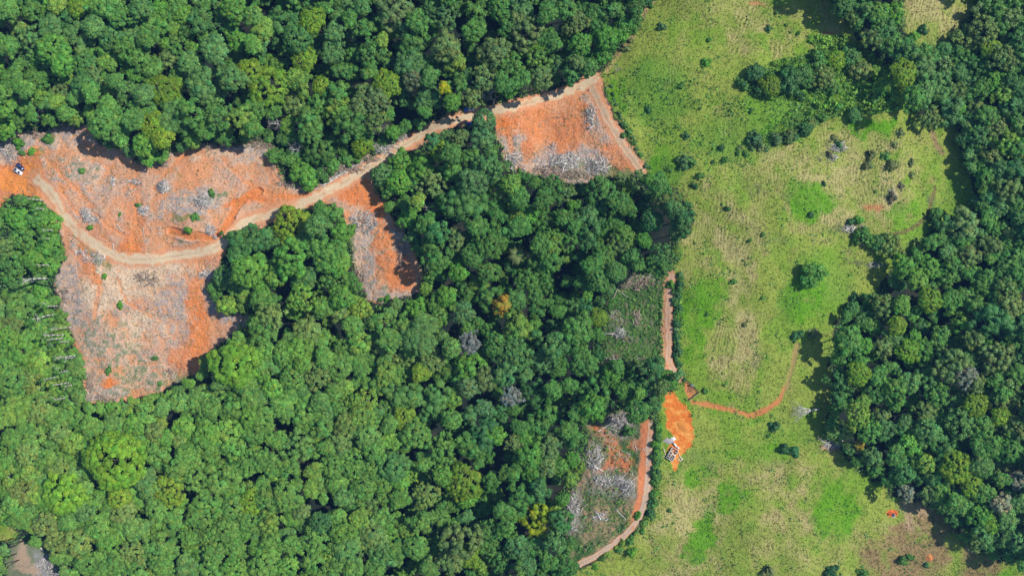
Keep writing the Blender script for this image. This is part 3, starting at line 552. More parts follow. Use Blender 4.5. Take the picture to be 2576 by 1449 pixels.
T6 = '''250 50 56 l;60 60 66 g;100 140 56 k;440 50 56 v;350 100 48 g;280 220 70 k;430 120 46 k;530 110 56 l;60 200 66 g;230 310 56 v;250 380 38 v;160 330 56 g;500 200 56 g;540 270 48 l;470 320 56 g;430 390 66 g;540 400 48 g;670 440 56 l;320 440 56 k;200 450 56 g;100 500 48 v;560 580 72 l;540 645 52 l;340 570 44 b;150 600 66 g;50 640 56 g;250 650 56 g;30 380 56 g;30 560 48 b;720 540 76 d;700 260 64 g;760 190 56 g;840 240 84 b;870 180 60 b;640 170 44 g;650 290 44 k;740 340 56 k;800 290 54 l;900 360 56 k;850 420 46 o;930 80 56 g;970 40 46 v;940 150 48 g;1070 130 58 b;1000 300 46 b;1090 280 50 s;1090 400 86 v;1040 460 48 g;1170 460 54 k;910 560 82 t;810 560 46 b;1270 430 72 b;1220 290 56 g;1080 500 48 k;1010 550 44 l;1170 600 50 b;1090 640 36 b;1000 660 48 g;1160 720 76 t;1215 740 46 v;770 660 56 o;690 690 48 g;600 670 38 g;700 770 48 l;580 740 64 b;480 680 54 k;450 770 46 k;820 740 66 g;950 800 66 g;1080 800 76 g;860 860 56 g;700 890 76 t;500 880 66 g;590 900 56 g;230 780 76 b;120 770 56 g;80 870 76 g;180 900 66 g;300 920 54 l;290 1000 46 l;400 900 56 g;740 960 46 v;650 980 50 g;550 1000 56 g;460 1050 54 b;420 980 48 g;170 1050 66 g;80 1060 66 g;100 1160 54 l;250 1120 36 k;740 1060 56 g;870 1040 56 k;1060 980 82 o;950 940 46 v;1070 1060 46 v;1200 970 48 g;1270 930 36 l;600 1070 28 k;650 1150 56 g;540 1150 54 l;340 1180 54 t;320 1260 66 g;450 1230 56 v;600 1240 72 k;780 1210 54 l;850 1170 48 g;930 1160 54 g;1040 1280 86 k;990 1370 56 k;1080 1340 54 o;1190 1210 48 g;1180 1290 56 g;820 1300 56 g;730 1300 56 g;640 1330 56 b;480 1310 66 b;500 1400 56 g;620 1410 56 g;300 1370 56 g;200 1300 56 g;100 1290 66 g;60 1390 66 g;170 1400 56 v;900 1400 56 g;1260 1110 48 g;1270 1200 48 g;1240 1370 56 g;1252 92 42 a;1180 50 56 g;1290 185 36 l;350 250 50 g;360 350 50 g;60 300 50 g;350 700 46 g;380 800 50 g;620 820 50 g;640 480 40 g'''
T7 = '''50 60 58 g;140 40 40 g;50 200 66 l;150 110 38 g;250 120 44 g;390 95 34 t;460 150 42 o;350 220 72 g;230 290 66 b;170 380 76 b;260 400 56 g;380 370 76 g;300 280 56 v;40 330 72 b;70 430 56 b;20 540 44 s;130 530 66 d;320 490 48 g;240 510 48 g;440 540 86 g;430 600 62 v;600 510 58 g;530 440 56 v;665 535 34 l;700 500 56 d;812 462 46 v;780 500 34 k;775 550 20 l;650 620 54 g;740 400 46 d;60 700 48 g;150 700 48 g;90 750 38 v;40 780 42 k;210 640 48 g;300 700 54 g;230 770 46 k;340 760 46 g;110 850 66 v;210 830 48 k;130 920 66 v;140 990 56 g;200 900 46 k;270 900 46 v;320 960 34 l;30 920 48 g;60 1050 58 g;30 1130 58 g;160 1020 48 t;160 1165 80 y;265 1170 50 d;60 1290 66 b;150 1290 56 g;240 1270 46 b;200 1380 56 g;90 1400 56 b;300 1390 46 g;320 1300 40 g;280 1060 34 v;620 725 26 g;695 600 34 g;560 400 40 g;850 440 20 b;330 860 36 v;340 620 40 g;520 80 24 g'''
T8 = '''600 90 56 k;680 80 50 l;820 60 58 o;930 60 58 g;1010 40 50 g;740 130 38 g;660 190 46 o;430 260 72 g;500 290 40 v;400 310 46 g;465 430 54 o;380 460 56 d;590 300 44 k;720 320 56 o;790 320 56 g;640 260 54 b;560 440 48 g;650 500 58 g;740 470 58 b;820 470 58 b;750 250 36 v;560 520 58 d;500 560 44 l;460 640 54 l;650 580 56 g;710 690 58 b;800 620 46 k;600 710 54 b;820 730 68 b;520 720 48 g;472 790 26 a;650 850 62 g;720 790 48 v;540 850 46 b;700 930 62 t;800 880 46 l;840 960 56 d;880 1040 48 g;830 1040 44 k;705 1030 34 s;960 900 76 o;900 920 56 g;1040 1000 54 o;970 1080 56 g;890 810 56 d;1080 900 58 b;1140 160 82 t;980 170 58 l;1050 250 48 k;1240 100 58 k;1290 200 56 d;1170 350 76 k;950 400 76 k;1000 440 54 s;900 350 46 k;1280 430 58 g;1220 590 66 k;1050 590 56 o;960 580 58 b;980 680 66 b;1090 700 58 g;1180 650 46 o;1280 700 56 k;1150 800 58 g;1240 820 58 g;1070 800 48 g;1270 960 44 s;1180 960 48 g;1100 1020 58 g;1180 1080 44 s;1080 1150 56 v;1130 1180 44 o;1210 1160 58 b;1280 1100 58 b;1200 1250 54 b;1090 1240 44 b;1280 1280 58 b;1250 1330 44 d;1160 470 50 g;880 240 50 g;860 540 50 g;880 660 46 d;620 400 40 g;1290 1380 40 g;1050 480 44 k;1190 540 44 g;1060 90 44 g;1240 480 44 k;1010 880 44 g'''
SH4 = '''380 730 25 d;540 780 24 k;610 780 22 g;520 830 22 k;650 830 30 k;690 670 22 k;655 730 18 k;300 925 11 d;235 1080 15 d;690 940 18 w;800 150 26 d;25 145 18 d;435 1115 18 d;330 780 16 w;120 680 20 k;640 990 26 w;745 880 18 k;350 690 14 k;560 965 8 g;110 125 8 g;60 65 9 g;170 170 10 g;740 820 16 k;460 80 18 k'''
SH3 = '''785 135 20 b;712 548 15 d;905 680 20 d;895 815 34 b;930 820 24 g;620 665 14 g;590 680 14 g;1115 1050 12 g;1080 745 16 d;1175 745 12 k;1225 1210 10 g;1140 1420 14 g;830 1430 18 v;820 855 12 g;1010 320 26 v;880 430 14 g;1250 700 34 b;1285 730 26 k;1290 1180 10 g;1020 200 12 g;975 545 8 g;1230 560 10 g'''
SH8 = '''155 825 26 t;108 815 28 d;55 700 24 d;345 1435 34 d;500 1430 28 g;20 1430 30 k;150 245 24 d;180 235 20 d;250 230 26 k;360 690 20 k;300 730 14 g;700 1375 24 g;815 1395 12 d;740 1360 16 g;20 745 10 g;450 50 30 d;1230 1330 20 g'''
SH7 = '''1200 185 12 k;1290 50 10 g;840 60 12 d;850 75 16 g;845 20 14 g;660 1150 16 v;630 1330 24 v;820 1120 10 g;1010 130 10 g;1000 520 14 g'''
SH1 = '''235 705 24 g;155 760 15 v;85 715 26 v;105 770 14 g;450 1145 12 v;520 1392 12 v;690 1030 12 g;410 860 14 g;1060 970 18 g;970 1090 20 g;945 1160 16 v;600 1080 8 v'''
SH5 = '''600 88 16 v;775 355 12 g;800 480 10 g;1030 410 16 d;540 420 16 g'''
SH6 = '''672 55 14 v;640 60 12 g'''
def parse(t, tx, ty):
    r = []
    for s in t.replace('\n', '').split(';'):
        if not s.strip(): continue
        a = s.split(); r.append((tx+float(a[0])/2.0003, ty+float(a[1])/2.0003, float(a[2])/2.0, a[3]))
    return r
TREES = []; SHR = []
for t, a, b in ((T1, 0, 0), (T2, 637.5, 0), (T3, 1275, 0), (T4, 1924, 0), (T5, 0, 724.4), (T6, 637.5, 724.4), (T7, 1275, 724.4), (T8, 1924, 724.4)): TREES += parse(t, a, b)
for t, a, b in ((SH4, 1924, 0), (SH3, 1275, 0), (SH8, 1924, 724.4), (SH7, 1275, 724.4), (SH1, 0, 0), (SH5, 0, 724.4), (SH6, 637.5, 724.4)): SHR += parse(t, a, b)
rt = np.random.RandomState(11)
def height(px, py, r, c):
    rm = r*S
    if (px, py) in LOWH: return LOWH[(px, py)]
    if float(samp(D_open, np.array([px]), np.array([py]))[0]) > (2 if px > 1400 else 12): return rm*.95+.6
    lowwood = (px < 140 and 480 < py < 900) or (55 < px < 215 and 640 < py < 1015)
    if lowwood: return rm*.55+1+rt.rand()*1.5
    if 670 < px < 1010 and 335 < py < 475 and not (px > 930 and py > 400): return rm*.8+1.5+rt.rand()*1.5
    if px > 2050 and py < 160: return 7+rm*.6+rt.rand()*3
    if px > 2050 and py > 700: return 7+rm*.8+rt.rand()*7
    if px > 2330 and py < 700: return 5+rm*.45+rt.rand()*3
    if px < 1000 and py > 860: return 15+rm*.35+rt.rand()*1.6
    if 1850 < px < 2260 and 110 < py < 300: return 2+rm*.7+rt.rand()*2
    if 1890 < px < 2140 and 270 < py < 400: return rm*1.3+1
    if c in 'o' : return 13+rm*.6+rt.rand()*2
    return 8+rm*.9+rt.rand()*11
LOWH = {}
def style(c, r, rng):
    if c == 'o': return 'dome'
    if c in 'kws': return 'loose' if rng.rand() < .7 else 'clump'
    if c == 'v': return 'round' if rng.rand() < .5 else 'clump'
    if c in 'dt': return 'round' if rng.rand() < .45 else 'broken'
    return ('clump', 'broken', 'lobed', 'lobed', 'round', 'loose', 'lobed')[rng.randint(7)]
def zsq(q): return .62 if (q[0] < 1100 and q[1] > 780) else .75 if q[0] < 700 else .92
recs = []    # px, py (seen crown), radius m, height m, colour rgb, code, style, hand
for (px, py, r, c) in TREES:
    h = height(px, py, r, c)
    st_ = style(c, r, rt)
    if px < 1060 and py < 900 and float(samp(D_clear, np.array([px]), np.array([py]))[0]) > -34: h = min(h, 7.5+r*S*.45)
    if c == 'u': st_ = 'round'; h += 3.5
    f = np.array(COL[c])*(1+rt.normal()*.08)*np.array([1+rt.normal()*.07, 1, 1+rt.normal()*.10])
    recs.append([px, py, r*S*1.04, h, f, c, st_, 1])
# fillers: understorey and crowns between the traced ones, and the wood beyond the frame
HX = np.array([q[0] for q in recs]); HY = np.array([q[1] for q in recs]); HR = np.array([q[2]/S for q in recs])
cand = np.stack([rt.uniform(-330, 2900, 26000), rt.uniform(-300, 1750, 26000)], 1)
dop = samp(D_open, cand[:, 0], cand[:, 1]); dsc = samp(D_scrub, cand[:, 0], cand[:, 1]); dop = np.where(samp(D_r, cand[:, 0], cand[:, 1]) < 36, 99, dop)
FX, FY, FR = list(HX), list(HY), list(HR)
FX = np.array(FX); FY = np.array(FY); FR = np.array(FR)
for k in range(len(cand)):
    px, py = cand[k]
    if dop[k] > -9 or dsc[k] > 0: continue
    inside = -25 < px < 2600 and -25 < py < 1475
    r = rt.uniform(13, 24) if inside else rt.uniform(20, 36)
    if inside and dop[k] > -30: r = min(r, 15)
    d = np.hypot(FX-px, FY-py)
    dense = inside and ((px < 1000 and py > 840) or (px < 560 and py < 300))
    lowwood = px < 220 and 480 < py < 1015
    if inside: ok = np.all(d > (FR*.86+r*(.35 if dense or px > 2330 else .60)))
    else: ok = np.all(d > (FR+r)*.62)
    if not ok: continue
    FX = np.append(FX, px); FY = np.append(FY, py); FR = np.append(FR, r)
    rm = r*S
    if lowwood or (670 < px < 1010 and 335 < py < 475): h = 1.5+rt.rand()*2
    elif dense: h = 12+rt.rand()*4
    elif lowwood: h = 3+rt.rand()*3
    elif inside: h = 2.5+rm+rt.rand()*(5 if px < 1250 else 2.5)
    elif px > 2500 and py < 1000: h = 4+rm*.5+rt.rand()*3
    else: h = 11+rm+rt.rand()*5
    c = 'ggvgbdlggbg'[rt.randint(11)] if px < 1500 else 'gdbkgdbgkd'[rt.randint(10)]
    f = np.array(COL[c])*(1+rt.normal()*.10)*np.array([1+rt.normal()*.10, 1, 1+rt.normal()*.12])
    recs.append([px, py, rm*1.12, h, f, c, style(c, r, rt), 0])
# shrubs along hedges, scrub and pasture
for (px, py, r, c) in SHR:
    f = np.array(COL[c])*(1+rt.normal()*.08); recs.append([px, py, r*S*1.05, r*S*(1.1+.4*rt.rand())+.5, f, c, 'broken', 2])
def line_sh(pts, n, r0, r1, jit, cs):
    p = resample(pts, 1.0)
    for k in range(n):
        q = p[int((k+.5+.35*rt.normal())/n*len(p)) % len(p)]+rt.normal(size=2)*jit
        r = rt.uniform(r0, r1); c = cs[rt.randint(len(cs))]
        recs.append([q[0], q[1], r*S, r*S*(1.1+.5*rt.rand())+.4, np.array(COL[c])*(1+rt.normal()*.1), c, 'broken', 2])
line_sh(P('1714,690 1708,760 1704,850 1706,920 1722,955'), 24, 5, 10, 2.5, 'gdbg')
line_sh(P('1656,1068 1653,1120 1650,1190 1648,1240 1638,1300'), 26, 7, 12, 2.5, 'gvdg')
line_sh(P('1535,215 1548,265 1572,318 1605,375 1640,430'), 16, 4, 7, 2, 'gdbg')
line_sh(P('1640,1300 1600,1350 1550,1390 1500,1420'), 14, 5, 10, 5, 'gvlg')
line_sh(P('1720,470 1790,420 1850,395 1920,370'), 9, 4, 9, 6, 'gbd')
line_sh(P('1640,10 1600,80 1560,150'), 8, 5, 9, 4, 'gvk')
def ptree(q):
    x, y, z = p2w(q[0], q[1], q[3]*.8); return float(x), float(y), float(z)
trees_all = [q for q in recs if q[7] < 2]; shrubs = [q for q in recs if q[7] == 2]
inf = [q for q in trees_all if -10 < q[0] < 2586 and -10 < q[1] < 1459]
inf.sort(key=lambda q: -q[2]); ind = inf[:296]
def blend(q):
    if q[5] in 'yasu': return q[4]
    px, py = q[0], q[1]; t = .62 if (px < 1150 and py > 780) else .50 if px < 900 else .38
    if q[5] == 'o': t *= .5
    gm = np.array(COL['g'])*np.array([1.12, 1.08, 1.0]); return q[4]*(1-t)+gm*(1+.10*rt.normal())*t
for q in trees_all: q[4] = blend(q)
for q in trees_all:
    if q[0] > 2040: q[4] = q[4]*np.array([1.38, 1.30, 1.15])
    elif q[0] < 1150 and q[1] > 760: q[4] = q[4]*np.array([1.20, 1.08, 1.04])
for q in trees_all: q[4] = q[4]*(1.0+.16*float(np.clip((1300-q[0])/900, -.6, 1)))*np.array([1.0+.10*float(np.clip((1300-q[0])/900, -.5, 1)), 1, 1])
indset = set(id(q) for q in ind)
rest = [q for q in trees_all if id(q) not in indset]
# ---- landmark-based labels
LM = [('two parked vehicles', 50, 427), ('blue truck by the road', 1178, 278), ('roofless block house', 1690, 1140), ('bright yellow tree', 1355, 1308), ('big round lime tree', 287, 1160),
      ('amber tree', 1262, 771), ('timber stock pen', 1742, 980), ('road junction at pasture corner', 1500, 205), ('fallen white pasture tree', 2020, 1030), ('narrow orange clearing', 980, 660),
      ('white dead roadside tree', 945, 305), ('small white trough', 2246, 1296), ('lone round pasture tree', 2046, 685), ('two touching olive crowns', 420, 225), ('long flat olive crown', 665, 215),
      ('top left photo corner', 0, 0), ('bottom left photo corner', 0, 1449), ('top right photo corner', 2576, 0), ('bottom right photo corner', 2576, 1449), ('tan field at top right', 2350, 55),
      ('brush in triangular clearing', 1440, 415), ('row of pale bare trunks', 150, 860), ('weedy roadside plot', 1600, 800), ('bottom end of gravel road', 1455, 1420),
      ('silvery bare crown', 2208, 830), ('bottom edge midpoint', 1000, 1449), ('yellow-green scrub patch', 2160, 230), ('crescent bend of the road', 340, 655), ('orange dirt corner', 910, 480), ('top edge midpoint', 1288, 0), ('tree at clearing tip', 588, 917)]
ORD = ['closest', 'second closest', 'third closest', 'fourth closest', 'fifth closest', 'sixth closest', 'seventh closest', 'eighth closest', 'ninth closest', 'tenth closest', 'eleventh closest', 'twelfth closest', 'thirteenth closest', 'fourteenth closest']
def direction(dx, dy):
    a = math.degrees(math.atan2(-dy, dx)) % 360
    return ['to the right of', 'above right of', 'above', 'above left of', 'to the left of', 'below left of', 'below', 'below right of'][int((a+22.5)//45) % 8]
def label_all(items):
    """items: (object, noun phrase, px, py) -> sets unique labels"""
    G = {}
    for o, noun, px, py in items:
        n, lx, ly = min(LM, key=lambda l: math.hypot(px-l[1], py-l[2]))
        d = math.hypot(px-lx, py-ly); dr = direction(px-lx, py-ly) if d > 4 else 'beside'
        G.setdefault((noun, n, dr), []).append((d, o))
    for (noun, n, dr), L in G.items():
        L.sort(key=lambda t: t[0])
        for i, (d, o) in enumerate(L):
            o['label'] = f"{noun}, {ORD[min(i, 13)]} one {dr} {n}" if len(L) > 1 else f"{noun} {dr} {n}"
items = []
SHN = {'lobed': 'broad ragged', 'dome': 'flat-topped', 'round': 'rounded', 'clump': 'lumpy', 'loose': 'feathery', 'broken': 'broken-edged'}
for k, q in enumerate(ind):
    x, y, z = ptree(q); rng = np.random.RandomState(k+900)
    z = float(gz(x, y))
    t = empty('forest_tree', (x, y, z-.05), rng.rand()*6.28)
    cls, vi, arr, s = pick(q[6], q[2], rng)
    c = bpy.data.objects.new('crown', crown_mesh(q[6], cls, vi)); C.objects.link(c); c.parent = t
    hz = STY[q[6]]['hz']*zsq(q); cb = max(q[3]-hz*q[2], q[2]*.15)
    c.location = (0, 0, cb); c.scale = (s*(.95+.1*rng.rand()), s*(.95+.1*rng.rand()), s*zsq(q)); c.color = (*q[4], 1)
    tr = bpy.data.objects.new('trunk', trunk_mesh(k % 4)); C.objects.link(tr); tr.parent = t; kk = (cb+hz*q[2]*.4)/10*1.15
    tr.scale = (max(.7, q[2]/7), max(.7, q[2]/7), kk)
    cat = 'tree'; noun = ('huge ' if q[2] > 11 else 'large ' if q[2] > 7.2 else '') + CNAME.get(q[5], 'brownish')+' '+SHN[q[6]]+' tree'
    tag(t, None, cat, 'forest trees'); items.append((t, noun, q[0], q[1]))
label_all(items)
# ---- the rest of the wood: one object
def bulk(name, lst, label, trunks=True, lmat=M_leaft):
    m = MB(); tm = MB()
    for k, q in enumerate(lst):
        x, y, z = ptree(q); rng = np.random.RandomState(k+5000); z = float(gz(x, y))
        cls, vi, (V, Fs, T), s = pick(q[6], q[2], rng)
        a = rng.rand()*6.28; ca, sa = math.cos(a), math.sin(a); zs = zsq(q) if q[7] < 2 else 1; hz = STY[q[6]]['hz']*zs; cb = max(q[3]-hz*q[2], q[2]*.2)
        W = np.stack([V[:, 0]*ca-V[:, 1]*sa, V[:, 0]*sa+V[:, 1]*ca, V[:, 2]*zs], 1)*s+np.array([x, y, z+cb])
        m.add(W, Fs, T*q[4])
        if trunks:
            m.sticks([[x, y, z-.4]], [[x, y, z+cb+.3*q[2]]], .12+.03*q[2], .06+.015*q[2], 5, np.array([.12, .09, .065]))
    return tag(m.obj(name, lmat), label, 'trees', kind='stuff')
bulk('forest_canopy', rest, 'smaller trees and understorey filling the wood between the big crowns')
items = []
for k, q in enumerate(shrubs):
    x, y, z = p2w(q[0], q[1], q[3]*.5); x = float(x); y = float(y); z = float(gz(x, y)); rng = np.random.RandomState(k+7000)
    cls, vi, arr, s = pick('broken', q[2], rng)
    c = bpy.data.objects.new('shrub', crown_mesh('broken', cls, vi)); C.objects.link(c)
    c.location = (x, y, z+.05); c.rotation_euler = (0, 0, rng.rand()*6.28); c.scale = (s, s, s*1.1); c.color = (*q[4], 1)
    tag(c, None, 'shrub', 'shrubs scattered in the open'); items.append((c, ('bushy ' if q[2] > 3 else 'small ')+CNAME.get(q[5], 'brownish')+' shrub', q[0], q[1]))
label_all(items)
# ---------------------------------------------------------------- bare and fallen wood
def W(px, py, h=0.0):
    x, y, z = p2w(px, py, h); x = float(x); y = float(y); return np.array([x, y, float(gz(x, y))])
PALE = np.array([.56, .53, .48]); GREY = np.array([.56, .52, .47]); BRN = np.array([.30, .23, .17])
def branchy(m, base, tip, r, rng, depth=3, n=4, spread=.5, col=PALE, bend=.12, up=0.0):
    """recursive bare limb from base to tip"""
    d = tip-base; L = np.linalg.norm(d)
    if L < .15: return
    k = 3; pts = [base]
    for i in range(1, k+1): pts.append(base+d*i/k+(rng.normal(size=3)*bend*L*.3 if i < k else 0))
    rad = np.linspace(r, r*.35, k+1)
    for i in range(k): m.sticks([pts[i]], [pts[i+1]], rad[i], rad[i+1], 5, col)
    if depth <= 0: return
    for j in range(n):
        t = .3+.7*(j+rng.rand())/n; q = base+d*t; q = pts[min(int(t*k), k-1)]+(pts[min(int(t*k), k-1)+1]-pts[min(int(t*k), k-1)])*(t*k-min(int(t*k), k-1))
        e = rng.normal(size=3); e -= d*np.dot(e, d)/(L*L); e /= np.linalg.norm(e)+1e-9
        dd = d/L*(.75-.2*rng.rand())+e*spread*(.8+.5*rng.rand()); dd[2] += up; dd /= np.linalg.norm(dd)
        branchy(m, q, q+dd*L*(.62-.25*t)*(.7+.5*rng.rand()), r*(1-.6*t)*.55, rng, depth-1, n, spread, col, bend, up)
# standing pale trunks along the western edge: base and top as seen in the photo
TRUNKS = '''119 699.5 55.5 705 2;97 706 42.5 711 1;138.7 669.6 82.8 666 0;124.4 762.4 99.7 763.7 0;145 769.4 111.4 771.5 0;141.3 789.7 77.6 805 1;184 822 125.7 828.7 0;166 841 102.3 843 1;
168.6 849.5 116.6 856 1;179 859.4 149 861 0;145.2 866.4 128.3 869 0;112.7 880.7 94.5 889 0;194.6 894.2 138.7 901 1;190.7 899.4 156.9 902.8 0;155.6 925.6 138.7 926.7 0;177.7 932.7 146.5 937 1;150.4 947 106.2 956 0;
177.7 961.3 130.9 970.4 1;186.8 966.5 162 971.7 0;121.8 974.3 110 977.4 0;171.2 997.7 134.8 1007.6 1;203.7 1010.7 177.7 1016 0;110 505 60 498 0;120 528 85 522 0;143 580 100 578 0;138 602 108 601 0'''
M_greyw = mat('weathered_trunk', (.43, .41, .36), rough=.9, noise=.35, nscale=1.2)
items = []
for k, s_ in enumerate(TRUNKS.replace('\n', '').split(';')):
    bx, by, tx, ty, typ = [float(v) for v in s_.split()]; rng = np.random.RandomState(300+k)
    b = W(bx, by); D = math.hypot(bx-CX, by-CY); d = math.hypot(tx-CX, ty-CY)
    h = max(5., (H-b[2])*(1-D/d)); T = np.array([*[float(v) for v in ((tx-CX)*S*(H-b[2]-h)/H, (CY-ty)*S*(H-b[2]-h)/H)], b[2]+h])
    root = empty('bare_tree', b-np.array([0, 0, .2])); m = MB(); o = b-np.array([0, 0, .2])
    top = T-o; r = (.34, .42, .55)[int(typ)]
    k_ = 5; pts = [np.zeros(3)]+[top*i/k_+rng.normal(size=3)*np.array([.12, .12, 0])*(i < k_) for i in range(1, k_+1)]; rad = np.linspace(r, r*.42, k_+1)
    for i in range(k_): m.sticks([pts[i]], [pts[i+1]], rad[i], rad[i+1], 7)
    m.obj('trunk', M_greyw, root)
    mb = MB()
    for j in range((3, 5, 7)[int(typ)]):
        q = top*(.7+.28*rng.rand()); e = q+np.array([rng.normal()*.9, rng.normal()*.9, 1.0+rng.rand()*1.6]); branchy(mb, q, e, r*.32, rng, 1, 2)
    mb.obj('branches', M_pale, root)
    cls, vi, arr, sc_ = pick('loose', 1.5, rng)
    c = bpy.data.objects.new('leaf_tuft', crown_mesh('loose', cls, vi)); C.objects.link(c); c.parent = root; c.location = top+np.array([0, 0, .4]); c.scale = (.75, .75, .6); c.color = (*np.array(COL['g']), 1)
    tag(root, None, 'dead tree', 'pale bare trunks along the west wood edge')
    items.append((root, (['thin', 'tall', 'forked'][int(typ)])+' pale bare trunk', bx, by))
def rank_rows(items, what):
    items.sort(key=lambda t: t[3])
    n = len(items); words = ['topmost', 'second', 'third', 'fourth', 'fifth', 'sixth', 'seventh', 'eighth', 'ninth', 'tenth', 'eleventh', 'twelfth', 'thirteenth', 'fourteenth', 'fifteenth', 'sixteenth', 'seventeenth', 'eighteenth', 'nineteenth', 'twentieth', 'twenty-first', 'twenty-second', 'twenty-third', 'twenty-fourth', 'twenty-fifth', 'lowest']
    for i, (o, noun, a, b) in enumerate(items): o['label'] = f"{noun}, {words[min(i, 25)]} counting down {what}"
rank_rows(items, 'the row at the west wood edge')
# standing dead trees with white limbs: base px,py, height, crown spread, label
for bx, by, h, n, dep, lab in ((966, 336, 15, 7, 3, 'white bare dead tree standing beside the dirt road bend'), (712, 322, 13, 6, 2, 'silver-white dead tree with twisted limbs inside the upper wood'), (762, 372+12, 12, 5, 2, 'pale leafless tree leaning out of the wood above the orange clearing'),
        (1242, 262, 10, 3, 1, 'thin white dead trunk standing at the road edge above the triangular clearing'), (128, 290, 14, 3, 1, 'curled white dead limb rising at the upper left wood edge'), (1085, 527, 11, 5, 2, 'small white dead tree in the shadowed middle wood'),
        (492, 215, 14, 4, 2, 'white dead treetop poking out near the olive crowns'), (1545, 185, 7, 3, 1, 'slim bare sapling at the road junction wood edge'), (1362, 232, 8, 3, 1, 'thin grey bare sapling by the road above the triangular clearing'),
        (35, 1195, 8, 6, 2, 'leafless tree with fanned limbs at the lower left photo edge'), (352, 232, 15, 3, 2, 'forked white dead limb standing out of the top left wood')):
    rng = np.random.RandomState(int(bx)); b = W(bx, by); root = empty('dead_tree', b-np.array([0, 0, .3])); m = MB()
    tp = np.array([rng.normal()*.6, rng.normal()*.6, h*.55]); m.sticks([[0, 0, 0]], [tp], .34, .22, 7); m.obj('trunk', M_pale, root)
    mb = MB()
    for j in range(n):
        a = j*2.4+rng.rand(); e = tp+np.array([math.cos(a)*h*.22, math.sin(a)*h*.22, h*.42*(.7+.4*rng.rand())]); branchy(mb, tp*(.8+.2*rng.rand()), e, .17, rng, dep, 4, .6)
    mb.obj('branches', M_pale, root); tag(root, lab, 'dead tree')
# fallen trees lying on the ground
def fallen(bx, by, tx, ty, r, dep, n, spread, lab, name='fallen_tree', col=PALE, seed=1, nl=5):
    rng = np.random.RandomState(seed); b = W(bx, by); t = W(tx, ty); root = empty(name, b); m = MB(); top = t-b+np.array([0, 0, .6+r]); st = np.array([0, 0, r*.8])
    mid = st+(top-st)*.35; m.sticks([st], [mid], r, r*.75, 8); m.obj('trunk', M_pale, root); mb = MB(); L = np.linalg.norm(top)
    perp = np.array([-top[1], top[0], 0])/L
    for j in range(nl):
        f = (j/(nl-1)-.5)*2; e = top+perp*f*spread*L+np.array([0, 0, 1.2*(1-abs(f))+rng.rand()*.6]); branchy(mb, mid-(mid-st)*.3*rng.rand(), e, r*.5, rng, dep, n, .35, bend=.1)
    mb.obj('branches', M_pale, root); return tag(root, lab, 'fallen tree')
fallen(2060, 1029, 2000, 1036, .42, 3, 4, .26, 'fallen white tree with spread bare limbs lying on the pasture', seed=4, nl=6)
fallen(2120, 1108, 2062, 1116, .35, 2, 4, .20, 'grey fallen tree and brush lying below the white one on the pasture', seed=5)
fallen(62, 1184, 2, 1192, .38, 2, 3, .24, 'fallen bare tree with fanned limbs near the lower left photo edge', seed=6)
# single logs (two ends in the photo)
LOGS = '''830 566 925 567 .30;1020 372 1020 373 0;320 490 352 470 .3;330 498 345 482 .22;352 537 372 543 .4;295 565 304 578 .35;284 612 287 628 .3;361 575 363 600 .2;1545 844 1568 824 .38;1551 850 1566 832 .26;1592 815 1604 785 .3;1598 812 1612 790 .2;
1500 1086 1548 1062 .28;1547 1279 1575 1307 .3;1562 1134 1585 1142 .35;1597 1119 1603 1135 .3;1616 1126 1622 1135 .2;804 470 862 430 .34;812 472 872 428 .26;822 464 880 424 .3;838 452 893 414 .3;850 446 905 408 .26;862 440 915 404 .3;250 347 316 366 .26;
480 372 520 366 .2;540 368 590 372 .22;600 362 640 368 .22;560 378 610 374 .2;420 398 432 386 .3;405 408 424 394 .26;374 412 398 420 .3;365 405 385 416 .26;352 398 372 412 .24;690 430 712 452 .22;600 404 620 400 .2;
355 690 376 706 .2;362 700 395 718 .2;508 676 530 692 .28;512 684 526 700 .22;500 700 524 690 .2;545 728 560 742 .2;615 758 638 762 .34;1000 560 1012 590 .2;1020 575 1005 600 .2;880 640 900 655 .2;905 690 925 705 .2;1500 905 1530 898 .24;1575 700 1640 712 .22;1590 690 1650 704 .18;1560 712 1600 730 .18;
1545 720 1580 748 .2;440 935 432 952 .26;446 940 436 955 .2;205 640 225 655 .22;185 600 200 612 .18;1450 395 1480 402 .24;1500 400 1522 430 .24;1404 388 1420 402 .24;1470 430 1500 440 .2;690 308 720 300 .2;300 990 330 984 .2;215 985 250 1000 .22;225 1005 270 1000 .22;
1432 1300 1470 1255 .24;1438 1312 1478 1266 .2;1590 1188 1598 1220 .22;1515 900 1560 904 .2;1450 424 1462 448 .2;1340 428 1346 446 .2;895 560 900 545 .18;2090 1098 2122 1094 .24;2325 1000 2350 1010 .15;100 1372 112 1388 .35'''
items = []
